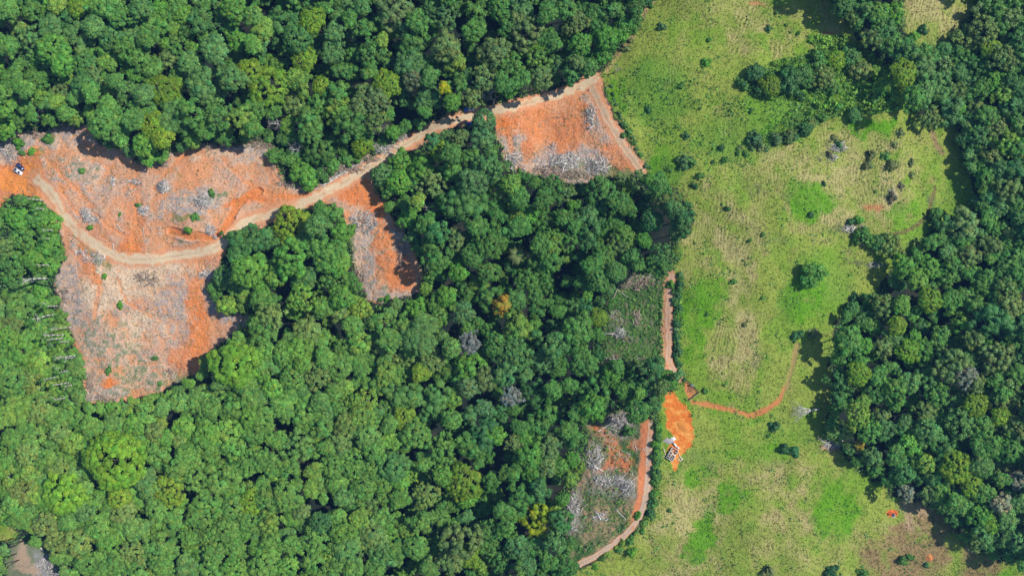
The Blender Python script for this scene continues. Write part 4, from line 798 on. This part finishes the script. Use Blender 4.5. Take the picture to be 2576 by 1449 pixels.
for k, s_ in enumerate(LOGS.replace('\n', '').split(';')):
    a, b_, c_, d_, r = [float(v) for v in s_.split()]
    if r == 0: continue
    rng = np.random.RandomState(k); r *= .85; p = W(a, b_); q = W(c_, d_); m = MB(); mid = (p+q)/2; n = 4
    L = np.linalg.norm(q-p); pr = np.array([-(q-p)[1], (q-p)[0], 0])/L
    pts = [p+(q-p)*i/n+pr*rng.normal()*.02*L*(0 < i < n)-mid+np.array([0, 0, r*.9]) for i in range(n+1)]; rad = np.linspace(r, r*.6, n+1)
    tone = PALE*(.8+.35*rng.rand())*np.array([1, .97, .92])
    for i in range(n): m.sticks([pts[i]], [pts[i+1]], rad[i], rad[i+1], 7, tone)
    for j in range(2):
        i = 1+rng.randint(3); m.sticks([pts[i]], [pts[i]+(q-p)/L*.8+pr*rng.choice([-1, 1])*(.5+rng.rand())+np.array([0, 0, .4])], rad[i]*.4, rad[i]*.15, 5, tone)
    o = m.obj('fallen_log', M_tint, loc=mid); tag(o, None, 'log', 'felled logs lying in the clearings'); items.append((o, ('long' if L > 9 else 'short')+' pale felled log', (a+c_)/2, (b_+d_)/2))
label_all(items)
# brush heaps: tangles of cut branches
HEAPS = '''1420 405 42 26 420 g;1500 418 34 26 320 g;1375 430 34 16 130 b;1450 440 50 14 200 b;1292 402 24 20 120 g;1300 425 24 12 60 g;1602 712 46 22 200 b;410 470 14 16 160 g;510 505 30 20 220 g;530 578 12 16 90 g;362 528 16 12 80 g;225 545 16 20 110 g;283 455 8 12 40 g;340 458 20 9 60 g;
400 412 24 10 160 b;372 412 20 9 130 b;560 368 70 8 240 b;655 365 30 14 160 b;690 400 12 30 90 b;870 425 60 12 260 b;970 372 34 18 180 g;925 400 34 10 120 b;1010 342 20 14 80 g;725 462 30 8 70 b;1555 1062 32 22 200 g;1610 1040 16 12 30 b;1497 1150 22 34 240 g;1530 1208 46 16 240 g;1580 1220 18 22 130 g;1440 1272 18 36 200 g;
1432 1325 22 20 90 g;1556 836 20 16 110 g;1602 800 12 24 100 b;915 560 40 30 220 g;520 690 20 14 100 g;545 735 20 26 90 b;370 700 34 20 110 b;135 1422 42 26 260 g;20 385 30 24 90 g;175 326 40 10 90 b;90 340 30 10 60 b;1455 1160 14 20 60 g;1430 205 10 4 10 b;2110 372 24 10 70 g;2095 397 18 8 40 g;2150 575 36 14 80 g;1410 1445 4 4 0 g;
2095 1118 22 12 120 g;1010 640 12 50 110 b;1010 570 20 14 90 b;905 700 20 40 110 b;235 650 30 16 100 g;205 635 18 10 60 g;2200 668 24 7 40 g;230 960 12 40 80 b;165 745 10 24 60 b;265 1000 40 8 90 b;430 940 12 14 30 b;1490 288 14 30 60 g;2240 490 12 14 30 g;1530 770 20 10 20 b;1480 300 10 30 40 g;1390 370 12 8 30 g;1505 1300 26 14 60 g'''
items = []
for k, s_ in enumerate(HEAPS.replace('\n', '').split(';')):
    a = s_.split(); px, py, rx, ry, n = [float(v) for v in a[:5]]; n = int(n*2.6)
    if n == 0: continue
    rng = np.random.RandomState(k+40); ctr = W(px, py)
    u = rng.uniform(-1, 1, (n, 2)); u = u[np.hypot(u[:, 0], u[:, 1]) < 1]; u = u[fbm(u[:, 0]*3+k*7, u[:, 1]*3+k, 3, 3)+.12 > .35+.35*np.hypot(u[:, 0], u[:, 1])**2]; n = len(u)
    if n == 0: continue
    qx = px+u[:, 0]*rx; qy = py+u[:, 1]*ry
    x, y, z = p2w(qx, qy); z = gz(x, y); d2 = (u**2).sum(1); hmax = min(rx, ry)*S*.32+.3
    zz = z+np.exp(-d2*1.6)*hmax*rng.rand(n)+.08
    L = rng.gamma(2.0, .62, n)+.5; L = np.where(rng.rand(n) < .04, L*2.6, L); th = fbm(qx/14, qy/14, 81, 2)*14+rng.normal(size=n)*.6; th = np.where(rng.rand(n) < .15, math.atan2(ry, rx)*.7+rng.normal(size=n)*.3, th); el = rng.normal(size=n)*.22
    dv = np.stack([np.cos(th)*np.cos(el), np.sin(th)*np.cos(el), np.sin(el)], 1)*L[:, None]/2
    c0 = np.stack([x, y, zz], 1)-ctr; rr = .03+.20*rng.rand(n)**3.5+.012*L
    base = (GREY if a[5] == 'g' else BRN*1.35)*np.array([1, 1, 1]); cl = base*np.where(rng.rand(n, 1) < .12, 1.5, .42+.75*rng.rand(n, 1))*(1+rng.normal(size=(n, 3))*.03)
    m = MB(); m.sticks(c0-dv, c0+dv, rr, rr*.5, 4, cl)
    o = m.obj('brush_heap', M_tint, loc=ctr); tag(o, None, 'brush heap', 'heaps of cut branches')
    items.append((o, ('broad ' if rx > 28 else 'narrow ' if ry < 13 and rx > 18 else 'small ')+('grey' if a[5] == 'g' else 'brown')+' brush heap', px, py))
label_all(items)
# ---------------------------------------------------------------- uncountable stuff: litter, weeds, grass, undergrowth
def scatter(n, x0, x1, y0, y1, seed): r = np.random.RandomState(seed); return r.uniform(x0, x1, n), r.uniform(y0, y1, n), r
px, py, r = scatter(90000, -30, 1640, 160, 1030, 1)
k = (samp(D_clear, px, py) > 1) & (samp(D_r, px, py) > 15) & (samp(D_cut, px, py) > 12)
dn = fbm(px/34, py/34, 61, 3)
i = np.clip(np.searchsorted(ay, 0), 0, 1)
k &= r.rand(len(px)) < sst(.42, .66, dn)*.75+.06; px, py = px[k], py[k]; n = len(px)
x, y, z = p2w(px, py); z = gz(x, y)
L = r.gamma(2, .45, n)+.25; th = r.rand(n)*6.28; dv = np.stack([np.cos(th), np.sin(th), r.normal(size=n)*.12], 1)*L[:, None]/2
rr = .03+.05*r.rand(n)**2; c0 = np.stack([x, y, z+.06+.1*r.rand(n)], 1)
tone = np.where(r.rand(n, 1) < .55, PALE[None], np.where(r.rand(n, 1) < .5, GREY[None], BRN[None]))*(.55+.7*r.rand(n, 1))
m = MB(); m.sticks(c0-dv, c0+dv, rr, rr*.6, 3, tone); tag(m.obj('branch_litter', M_tint), 'twigs and chips strewn over the cleared orange soil', 'litter', kind='stuff')
def leafbed(name, px, py, size, hgt, cols, label, cat, r, per=1, tilt=.6, lump=7):
    n = len(px); x, y, z = p2w(px, py); z = gz(x, y); ci = r.randint(len(cols), size=n); cc_ = np.array(cols)[ci]*(.65+.7*r.rand(n, 1))
    cc_ = cc_*(.7+.6*fbm(px/12, py/12, 71, 2))[:, None]
    hh = hgt*np.clip(fbm(px/lump, py/lump, 72, 2)*2.2-.6, .05, 1.3)*r.rand(n)**.5
    P_ = np.stack([x, y, z+.05+hh], 1); N_ = np.stack([r.normal(size=n)*tilt, r.normal(size=n)*tilt, np.ones(n)], 1)
    V, Q = quads(P_, N_, size*(.5+r.rand(n)), r); m = MB(); m.add(V, Q, np.repeat(cc_, 4, 0)); return tag(m.obj(name, M_leaft), label, cat, kind='stuff')
# weeds in the clearings (sparse, clumped)
px, py, r = scatter(110000, -30, 1640, 160, 1030, 2)
k = (samp(D_clear, px, py) > 0) & (samp(D_r, px, py) > 14) & (r.rand(len(px)) < .05+.75*sst(.56, .70, fbm(px/26, py/26, 63, 3)+.10*((px < 520) & (py > 780))+.12*((px > 1500) & (py > 400)))*(vn(px/4, py/4, 64) > .45))
leafbed('weeds', px[k], py[k], .42, .35, [COL['g'], COL['k'], (.10, .13, .05), COL['b']], 'low green weeds sprouting over the cleared soil', 'weeds', r)
# undergrowth: scrub, weedy plots, road hedge feet, wood margins
px, py, r = scatter(420000, -60, 2620, -40, 1500, 3)
a = samp(D_scrub, px, py); b = np.maximum(samp(D_weed, px, py), samp(D_south, px, py)); op = samp(D_open, px, py); road_ = samp(D_r, px, py)
hedge = np.exp(-((px-(1700+(py-690)*0+8))/9)**2)*((py > 690) & (py < 960))+np.exp(-((px-1655)/9)**2)*((py > 1000) & (py < 1260))+np.exp(-((px-(1655-(py-1260)*1.25))/16)**2)*((py > 1260) & (py < 1440))
east = (px > 1480) & (px < 1730) & (py > 120) & (py < 460)
pr = .85*(a > -5)+np.where(py > 1000, .34, .55)*(b > -3)*sst(.30, .5, fbm(px/20, py/20, 65, 2))+.9*(hedge > .35)+.55*((op < 2+14*(fbm(px/16, py/16, 75, 2)-.45)) & (op > -26))+.8*((px < 160) & (py > 480) & (py < 1020) & (op < 0))
pr = pr+.6*((px > 1560) & (px < 2010) & (py > 170) & (py < 430) & (samp(D_p1, px, py) > 0))*sst(.50, .62, fbm(px/38, py/30, 73, 3))*(vn(px/5, py/5, 74) > .4)
pr = pr+.35*(samp(D_p1, px, py) > 0)*(fbm(px/30, py/30, 66, 3) > .60)*(np.abs(px-2050) < 620)*(vn(px/6, py/6, 67) > .5)
k = (r.rand(len(px)) < pr) & (road_ > 13) & (samp(D_yard, px, py) < -2) & ~((samp(D_clear, px, py) > 7))
k &= ~((px > 1592) & (px < 1645) & (py > 1060) & (py < 1290))
leafbed('undergrowth', px[k], py[k], .75, 1.5, [COL['g'], COL['v'], COL['l'], COL['g'], COL['b']], 'low leafy scrub and weeds filling plots, hedge feet and wood margins', 'undergrowth', r, lump=9)
# bright vine scrub at the top right
px, py, r = scatter(34000, 1930, 2300, 90, 290, 4); k = (samp(D_scrub, px, py) > -8) & (fbm(px/24, py/14, 68, 2) > .43)
k2 = ((px-2080)/50)**2+((py-95)/26)**2 < 1; k |= k2
leafbed('vine_scrub', px[k], py[k], .9, 2.4, [COL['l'], tuple(np.array(COL['l'])*1.3), COL['v']], 'bright yellow-green vines smothering the scrub at the top right pasture', 'vines', r, lump=10)
# pasture grass tufts
px, py, r = scatter(330000, 1420, 2620, -40, 1500, 5)
k = (samp(D_past, px, py) > 0) & (r.rand(len(px)) < .12+.5*(vn(px/5, py/5, 69) > .5)) & (samp(D_path, px, py) > 6) & (samp(D_yard, px, py) < 0) & (samp(D_r, px, py) > 14)
px, py = px[k], py[k]; n = len(px); x, y, z = p2w(px, py); z = gz(x, y)
ii = np.clip(np.searchsorted(ax, x), 0, nx-1); jj = np.clip(np.searchsorted(ay, y), 0, ny-1); gcol = col[jj, ii]*(.86+.32*r.rand(n, 1))*np.array([1.0, 1.03, .9])
P_ = np.stack([x, y, z+.16], 1); N_ = np.stack([r.normal(size=n), r.normal(size=n), 1.3*np.ones(n)], 1)
V, Q = quads(P_, N_, .34+.3*r.rand(n), r); m = MB(); m.add(V, Q, np.repeat(gcol, 4, 0)); tag(m.obj('grass', M_leaft), 'rough tufts of dry and green pasture grass', 'grass', kind='stuff')
# ---------------------------------------------------------------- palms
for px, py, h, rr, lab in ((1300, 645, 14, 5.5, 'greyish palm with radiating fronds in the middle wood'), (1435, 190, 7, 4.6, 'green palm at the wood edge above the road junction'), (1352, 660, 12, 4.4, 'smaller palm to the right of the greyish palm in the middle wood'), (1580, 995, 9, 4.0, 'palm-like crown near the top of the lower gravel road')):
    rng = np.random.RandomState(int(px)); x, y, z = ptree([px, py, 0, h]); z = float(gz(x, y)); root = empty('palm_tree', (x, y, z)); m = MB(); m.sticks([[0, 0, -.3]], [[.2, .1, h]], .22, .15, 8); m.obj('trunk', M_bark, root)
    fr = MB()
    for j in range(18):
        a = j*2.399; el = .75-.06*j; L = rr*(.85+.2*rng.rand()); d = np.array([math.cos(a), math.sin(a)]); prev = np.array([.2, .1, h]); 
        for s_ in range(6):
            t = (s_+1)/6; nxt = np.array([.2+d[0]*L*t, .1+d[1]*L*t, h+L*(el*t-.85*t*t)]); fr.sticks([prev], [nxt], .05, .04, 3)
            for sd in (-1, 1):
                for u in (0, .5):
                    q = prev+(nxt-prev)*u; w_ = 1.1*math.sin(math.pi*min(.95, t*.85+.1)); e = q+np.array([-d[1]*sd*w_+d[0]*.4, d[0]*sd*w_+d[1]*.4, -.25*w_])
                    tn = (nxt-prev)*.32; fr.add([q, q+tn, e+tn*.5, e], np.array([[0, 1, 2, 3]]))
            prev = nxt
    f = fr.obj('fronds', mat('palm_leaf_'+str(len(bpy.data.materials)), tuple(np.array(COL['k' if px == 1300 else 'g'])*1.2), rough=.5, trans=.2), root); tag(root, lab, 'palm')
# ---------------------------------------------------------------- vehicles
def paint(name, c, rough=.25, metal=0.0): return mat(name, c, rough=rough, spec=.5, noise=.03, metal=metal)
M_glass = paint('car_glass', (.02, .025, .03), .06); M_tyre = mat('rubber', (.02, .02, .02), rough=.9); M_lamp = paint('lamp_lens', (.7, .7, .65), .1); M_tail = paint('tail_lens', (.4, .02, .02), .2); M_chrome = paint('grey_trim', (.35, .36, .38), .3)
def loft(m, secs):
    """secs: list of (x, half width bottom, half width top, z0, z1); closed body along x"""
    V = []; F = []
    for x, wb, wt, z0, z1 in secs: V += [[x, -wb, z0], [x, -wb*1.02, z0+(z1-z0)*.55], [x, -wt, z1], [x, wt, z1], [x, wb*1.02, z0+(z1-z0)*.55], [x, wb, z0]]
    for i in range(len(secs)-1):
        for j in range(6): a = i*6+j; b = i*6+(j+1) % 6; F.append([a, b, b+6, a+6])
    m.add(np.array(V), [np.array(F), np.array([[5, 4, 3, 2, 1, 0]]), np.array([[0, 1, 2, 3, 4, 5]])+(len(secs)-1)*6])
def vehicle(name, px, py, ang, kind, bodycol, lab, cat):
    p = W(px, py); root = empty(name, p+np.array([0, 0, .02]), ang); bm_ = paint(name+'_paint', bodycol); b = MB()
    loft(b, [(-2.35, .72, .66, .38, .82), (-2.2, .86, .78, .32, .98), (-1.0, .9, .84, .3, 1.02), (.9, .9, .84, .3, 1.0), (1.9, .86, .76, .32, .92), (2.28, .70, .60, .38, .72)])
    b.obj('body', bm_, root)
    cb = MB()
    if kind == 'suv': loft(cb, [(-2.1, .74, .52, 1.0, 1.3), (-1.85, .76, .60, 1.0, 1.68), (-.2, .78, .64, 1.0, 1.74), (.35, .78, .62, 1.0, 1.70), (1.05, .76, .56, .98, 1.04)])
    else: loft(cb, [(-.75, .74, .58, 1.0, 1.30), (-.55, .76, .60, 1.0, 1.62), (.25, .78, .62, 1.0, 1.66), (.45, .78, .60, 1.0, 1.62), (1.15, .76, .56, .98, 1.04)])
    cb.obj('cab', bm_, root)
    x1 = 1.07 if kind == 'suv' else 1.17; x0 = .38 if kind == 'suv' else .48; zt = 1.70 if kind == 'suv' else 1.62
    g = MB(); g.add([[x1+.02, -.62, 1.08], [x1+.02, .62, 1.08], [x0+.03, .54, zt-.02], [x0+.03, -.54, zt-.02]], np.array([[0, 1, 2, 3]])); g.obj('windscreen', M_glass, root)
    xr, xq = (-2.14, -1.87) if kind == 'suv' else (-.79, -.58)
    g = MB(); g.add([[xr-.03, .6, 1.1], [xr-.03, -.6, 1.1], [xq-.03, -.5, zt-.06], [xq-.03, .5, zt-.06]], np.array([[0, 1, 2, 3]])); g.obj('rear_window', M_glass, root)
    for sd in (-1, 1):
        g = MB(); xa = -1.75 if kind == 'suv' else -.5
        g.add([[xa, sd*.795, 1.08], [.85, sd*.795, 1.08], [.3, sd*.68, zt-.1], [xa+.08, sd*.68, zt-.1]], np.array([[0, 1, 2, 3]])); g.obj('side_window', M_glass, root)
        h = MB(); h.box((2.17, sd*.56, .76), (.16, .3, .14)); h.obj('headlight', M_lamp, root)
        h = MB(); h.box((-2.28, sd*.62, .82), (.1, .22, .2)); h.obj('tail_light', M_tail, root)
        h = MB(); h.box((.72, sd*.98, 1.12), (.14, .2, .13)); h.obj('wing_mirror', bm_, root)
        for xx in (-1.42, 1.38):
            t = MB(); t.sticks([[xx, sd*.70, .34]], [[xx, sd*.92, .34]], .34, .34, 16); tt = t.obj('wheel', M_tyre, root)
            u = MB(); u.sticks([[xx, sd*.925, .34]], [[xx, sd*.935, .34]], .2, .2, 12); u.obj('rim', M_chrome, tt)
    if kind == 'pickup':
        t = MB(); t.box((-1.5, 0, 1.03), (1.35, 1.44, .02)); t.obj('cargo_bed', paint('bed_liner', (.03, .04, .05), .6), root)
        for sd in (-1, 1): t = MB(); t.box((-1.5, sd*.78, 1.09), (1.45, .12, .14)); t.obj('bed_rail', bm_, root)
        t = MB(); t.box((-2.22, 0, 1.06), (.08, 1.5, .16)); t.obj('tailgate', bm_, root)
    if kind == 'suv':
        for sd in (-1, 1): t = MB(); t.box((-.8, sd*.55, 1.80), (1.9, .05, .06)); t.obj('roof_rack', M_chrome, root)
        t = MB(); t.box((1.45, 0, .985), (.5, .9, .04)); t.obj('bonnet_scoop', M_lamp, root)
    if kind == 'truck':
        t = MB(); loft(t, [(-2.6, .98, .80, 1.0, 1.75), (-2.4, 1.0, .9, 1.0, 2.05), (-.95, 1.0, .9, 1.0, 2.05), (-.8, .98, .8, 1.0, 1.75)]); t.obj('tarpaulin', mat('blue_tarpaulin', (.01, .07, .42), rough=.5, noise=.2), root)
        t = MB(); t.box((-1.7, 0, .96), (2.0, 1.9, .08)); t.obj('load_bed', M_chrome, root)
    return tag(root, lab, cat)
vehicle('off_road_car', 54.3, 421, math.radians(-44), 'suv', (.012, .02, .10), 'navy blue off-road car parked on bare orange soil beside a white pickup', 'car')
vehicle('pickup_truck', 48.5, 432.5, math.radians(-37), 'pickup', (.74, .76, .80), 'white pickup with dark cargo bed parked beside the navy off-road car', 'pickup')
vehicle('cargo_truck', 1181.5, 276.5, math.radians(6), 'truck', (.72, .72, .74), 'small truck with white cab and blue tarpaulin in the shade above the road', 'truck')
vehicle('hatchback_car', 1184, 312, math.radians(12), 'suv', (.01, .03, .42), 'bright blue car half hidden by the tree below the road', 'car')
# ---------------------------------------------------------------- unfinished block house
M_block = mat('pale_block_wall', (.74, .68, .60), rough=.9, noise=.15); M_slab = mat('bare_floor', (.58, .45, .32), rough=.9); M_plank = mat('sawn_timber', (.62, .50, .34), rough=.8); M_sand = mat('white_sand', (.74, .70, .66), rough=1, noise=.1, bump=.2); M_grav = mat('grey_gravel', (.38, .34, .33), rough=1, noise=.25, bump=.3)
c0 = W(1690, 1141); ang = math.atan2(-(1124.5-1150), (1691-1675.5)); root = empty('unfinished_house', c0, ang); LL, WW, hh = 6.0, 3.6, 1.5
m = MB(); m.box((0, 0, .06), (LL+.5, WW+.5, .25)); m.obj('floor_slab', M_slab, root)
def wall(a, b, z=hh, t=.16): m = MB(); a = np.array(a); b = np.array(b); c = (a+b)/2; L = np.hypot(*(b-a)); m.box((c[0], c[1], .18+z/2), (L, t, z), math.atan2(b[1]-a[1], b[0]-a[0])); m.obj('wall', M_block, root)
x0, x1, y0, y1 = -LL/2, LL/2, -WW/2, WW/2
wall((x0+.09, y1), (x1-.09, y1)); wall((x0, y0-.08), (x0, y1+.08)); wall((x0+.09, y0), (-.2, y0)); wall((.9, y0), (x1-.09, y0), 1.2); wall((x1, y0-.08), (x1, y1+.08), 1.4)
for xx in (-1.9, -.6, .8, 1.9): wall((xx, .33), (xx, y1-.09), 1.35)
for xx in (-2.2, -1.2): wall((xx, y0+.09), (xx, -.1), 1.2)
wall((x0+.09, .24), (1.2, .24), 1.35); wall((1.7, y0+.09), (1.7, -.5), 1.2); wall((-.2, y0+.09), (-.2, -.7), 1.3)
tag(root, 'small roofless house of pale block walls with many partitions, under construction', 'house')
def pile(name, px, py, rx, ry, h, mt, lab, cat, seed=0):
    rng = np.random.RandomState(seed); p = W(px, py); n = 22; V = [[0, 0, h]]; F = []
    rings = 6
    for i in range(1, rings+1):
        t = i/rings
        for j in range(n):
            a = j/n*6.283; k = 1+.14*math.sin(a*2+seed)+.10*math.sin(a*5+seed*2)+rng.normal()*.03; V.append([math.cos(a)*rx*t*k, math.sin(a)*ry*t*k, h*(1-t)**1.15*(1+rng.normal()*.06)-(.12 if i == rings else 0)])
    for j in range(n): F.append([0, 1+j, 1+(j+1) % n])
    Q = [[1+i*n+j, 1+(i+1)*n+j, 1+(i+1)*n+(j+1) % n, 1+i*n+(j+1) % n] for i in range(rings-1) for j in range(n)]
    m = MB(); m.add(V, [np.array(F), np.array(Q)]); o = m.obj(name, mt, smooth=True, loc=p+np.array([0, 0, .03])); return tag(o, lab, cat)
pile('sand_heap', 1693, 1104, 1.4, 1.2, .6, M_sand, 'white sand heap at the edge of the orange yard above the house', 'sand heap', 1)
pile('gravel_heap', 1681, 1109, 2.4, 1.8, .5, M_grav, 'pinkish grey gravel heap to the left of the white sand', 'gravel heap', 2)
pile('soil_mound', 2340, 1402, 1.3, 1.7, .6, mat('orange_soil', (.66, .25, .08), rough=1, noise=.2, bump=.3), 'orange soil mound ringed by brown grass at lower right', 'soil mound', 3)
pile('soil_mound', 1722, 1075, 4.0, 2.6, .7, mat('yard_soil', (.72, .26, .05), rough=1, noise=.2, bump=.4), 'low heap of loose orange soil in the yard above the house', 'soil mound', 4)
p = W(1697.5, 1118); m = MB(); m.box((0, 0, .35), (2.6, .9, .7), math.radians(-48)); m.box((0, 0, .73), (2.2, .7, .1), math.radians(-48)); tag(m.obj('block_stack', M_block, loc=p), 'stack of white blocks between sand heap and roofless house', 'block stack')
p = W(1705, 1125.5); m = MB(); m.box((0, 0, .3), (1.2, .9, .6), math.radians(-35)); m.box((.05, 0, .64), (.9, .7, .1), math.radians(-35)); tag(m.obj('cement_pallet', M_block, loc=p), 'pale cement pallet beside the upper right corner of the roofless house', 'pallet')
for px, py, a, L, lab in ((1711, 1149, -60, 3.0, 'upper sawn board lying right of the roofless house'), (1713, 1152, -55, 3.2, 'middle sawn board lying right of the roofless house'), (1708, 1157, -38, 2.2, 'short sawn board lying below right of the roofless house'), (1714, 1157, 52, 2.6, 'tilted sawn board furthest right of the roofless house'), (1672, 1137, -75, 5.0, 'long pole lying left of the roofless house'), (1671, 1149, -30, 2.0, 'pale board at the lower left corner of the roofless house')):
    p = W(px, py); m = MB(); m.box((0, 0, .12), (L, .32, .14), math.radians(a)); m.box((.1, .28, .1), (L*.8, .2, .1), math.radians(a+4)); tag(m.obj('timber_board', M_plank, loc=p), lab, 'timber')
# ---------------------------------------------------------------- stock pen
M_fence = mat('weathered_fence_wood', (.20, .17, .14), rough=.9)
def rail_fence(pts, lab, h=1.5, step=2.2, name='rail_fence', nr=4):
    w_ = [W(a, b) for a, b in pts]; o = w_[0]; root = empty(name, o)
    for a, b in zip(w_[:-1], w_[1:]):
        L = np.linalg.norm(b-a); n = max(1, int(round(L/step)))
        for i in range(n+1):
            q = a+(b-a)*i/n-o; m = MB(); m.sticks([q-np.array([0, 0, .3])], [q+np.array([0, 0, h+.1])], .11, .09, 7); m.obj('post', M_fence, root)
        for k in range(nr):
            m = MB(); z = np.array([0, 0, h*(k+.8)/nr]); pr = np.array([-(b-a)[1], (b-a)[0], 0])/L*.1; m.sticks([a-o+z+pr], [b-o+z+pr], .065, .065, 5); m.obj('rail', M_fence, root)
    return tag(root, lab, 'fence')
rail_fence([(1727, 954.6), (1742, 969.5), (1757.6, 985.3)], 'long dark timber fence along the upper right side of the orange stock pen')
rail_fence([(1757, 986.5), (1748, 993), (1738.7, 1000.6)], 'short timber fence closing the lower right side of the stock pen')
rail_fence([(1737.5, 1002), (1729.8, 1007.7), (1723, 1001)], 'low timber fence at the bottom corner of the stock pen', h=1.1, nr=3)
p = W(1738, 977.5); root = empty('loading_chute', p, math.radians(-8))
for sd in (-1, 1):
    for k in range(4): m = MB(); m.sticks([[sd*.55, -1.5+k, 0]], [[sd*.55, -1.5+k, 1.5]], .08, .07, 6); m.obj('post', M_fence, root)
    for z in (.5, .95, 1.4): m = MB(); m.sticks([[sd*.62, -1.6, z]], [[sd*.62, 1.6, z]], .05, .05, 5); m.obj('rail', M_fence, root)
m = MB(); m.box((0, 1.9, 1.35), (1.9, .9, .08)); m.obj('roof_board', mat('green_board', (.16, .24, .2), rough=.7), root)
tag(root, 'narrow timber loading chute standing inside the orange stock pen', 'loading chute')
# small things
p = W(1460.5, 223.5); root = empty('marker_post', p); m = MB(); m.sticks([[0, 0, -.2]], [[0, 0, 1.9]], .16, .14, 8); m.obj('post', M_pale, root); m = MB(); m.box((0, 0, 1.98), (.5, .42, .14)); m.obj('cap', mat('white_cap', (.8, .8, .78), rough=.6), root); tag(root, 'white-topped marker post by the road near the junction', 'post')
p = W(1482, 228); m = MB(); m.sticks([[0, 0, -.1]], [[0, 0, .5]], .55, .42, 9); m.sticks([[.3, .1, 0]], [[.9, .4, .1]], .14, .08, 5); m.sticks([[-.3, .1, 0]], [[-.8, -.3, .1]], .14, .08, 5); tag(m.obj('tree_stump', mat('stump_wood', (.42, .27, .22), rough=.9), loc=p), 'pinkish tree stump at the top corner of the triangular clearing', 'stump')
p = W(2247, 1297); root = empty('water_trough', p, math.radians(15)); mw = mat('white_concrete', (.75, .75, .74), rough=.7)
for c_, d_ in (((0, .42, .35), (1.7, .12, .7)), ((0, -.42, .35), (1.7, .12, .7)), ((.79, 0, .35), (.12, .72, .7)), ((-.79, 0, .35), (.12, .72, .7))): m = MB(); m.box(c_, d_); m.obj('side', mw, root)
m = MB(); m.box((0, 0, .4), (1.46, .72, .05)); m.obj('water', paint('trough_water', (.03, .05, .06), .05), root); tag(root, 'small white trough between two orange soil patches at lower right', 'trough')
p = W(2240.5, 1290); root = empty('tank_stand', p); 
for a in (-.5, .5):
    for b in (-.5, .5): m = MB(); m.sticks([[a, b, 0]], [[a*.8, b*.8, 2.2]], .09, .08, 6); m.obj('leg', M_fence, root)
m = MB(); m.box((0, 0, 2.26), (1.3, 1.1, .12)); m.obj('platform', M_fence, root); m = MB(); m.sticks([[0, 0, 2.33]], [[0, 0, 2.7]], .42, .4, 12); m.obj('tank', mat('dark_tank', (.05, .05, .06), rough=.5), root); tag(root, 'dark timber stand on the left orange patch beside the white trough', 'stand')
for px, py, r_, lab in ((540.5, 597, .95, 'purplish grey boulder on the inner edge of the orange cut'), (842+2, 425, .5, 'dark boulder in the brush beside the diagonal log row'), (1030, 741, .5, 'grey boulder at the lower right end of the narrow orange clearing')):
    rng = np.random.RandomState(int(px)); p = W(px, py); v, f = IV*r_*(1+.3*(rng.rand(12, 1)-.5))*np.array([1.2, .9, .6]), IF
    # subdivide once for a less regular lump
    V = list(v); F = []
    for a, b, c in f:
        ab, bc, ca = [(V[i]+V[j])/2*(1.08+.06*rng.normal()) for i, j in ((a, b), (b, c), (c, a))]; k = len(V); V += [ab, bc, ca]; F += [[a, k, k+2], [k, b, k+1], [k+2, k+1, c], [k, k+1, k+2]]
    m = MB(); m.add(np.array(V), np.array(F)); tag(m.obj('boulder', mat('boulder_rock', (.30, .26, .28), rough=.9), loc=p+np.array([0, 0, r_*.2])), lab, 'boulder')
# ---------------------------------------------------------------- thin air between drone and ground
hb = MB(); hb.box((0, 0, 173), (9600, 9600, 390)); hm = bpy.data.materials.new('thin_haze'); hm.use_nodes = True; hn = hm.node_tree; hn.nodes.clear()
ho = hn.nodes.new('ShaderNodeOutputMaterial'); hv = hn.nodes.new('ShaderNodeVolumePrincipled'); hv.inputs['Density'].default_value = .00009; hv.inputs['Color'].default_value = (.22, .50, 1, 1); hv.inputs['Anisotropy'].default_value = .0
hn.links.new(hv.outputs[0], ho.inputs['Volume']); tag(hb.obj('haze', hm), 'thin bluish air over the whole valley', 'haze', kind='stuff')
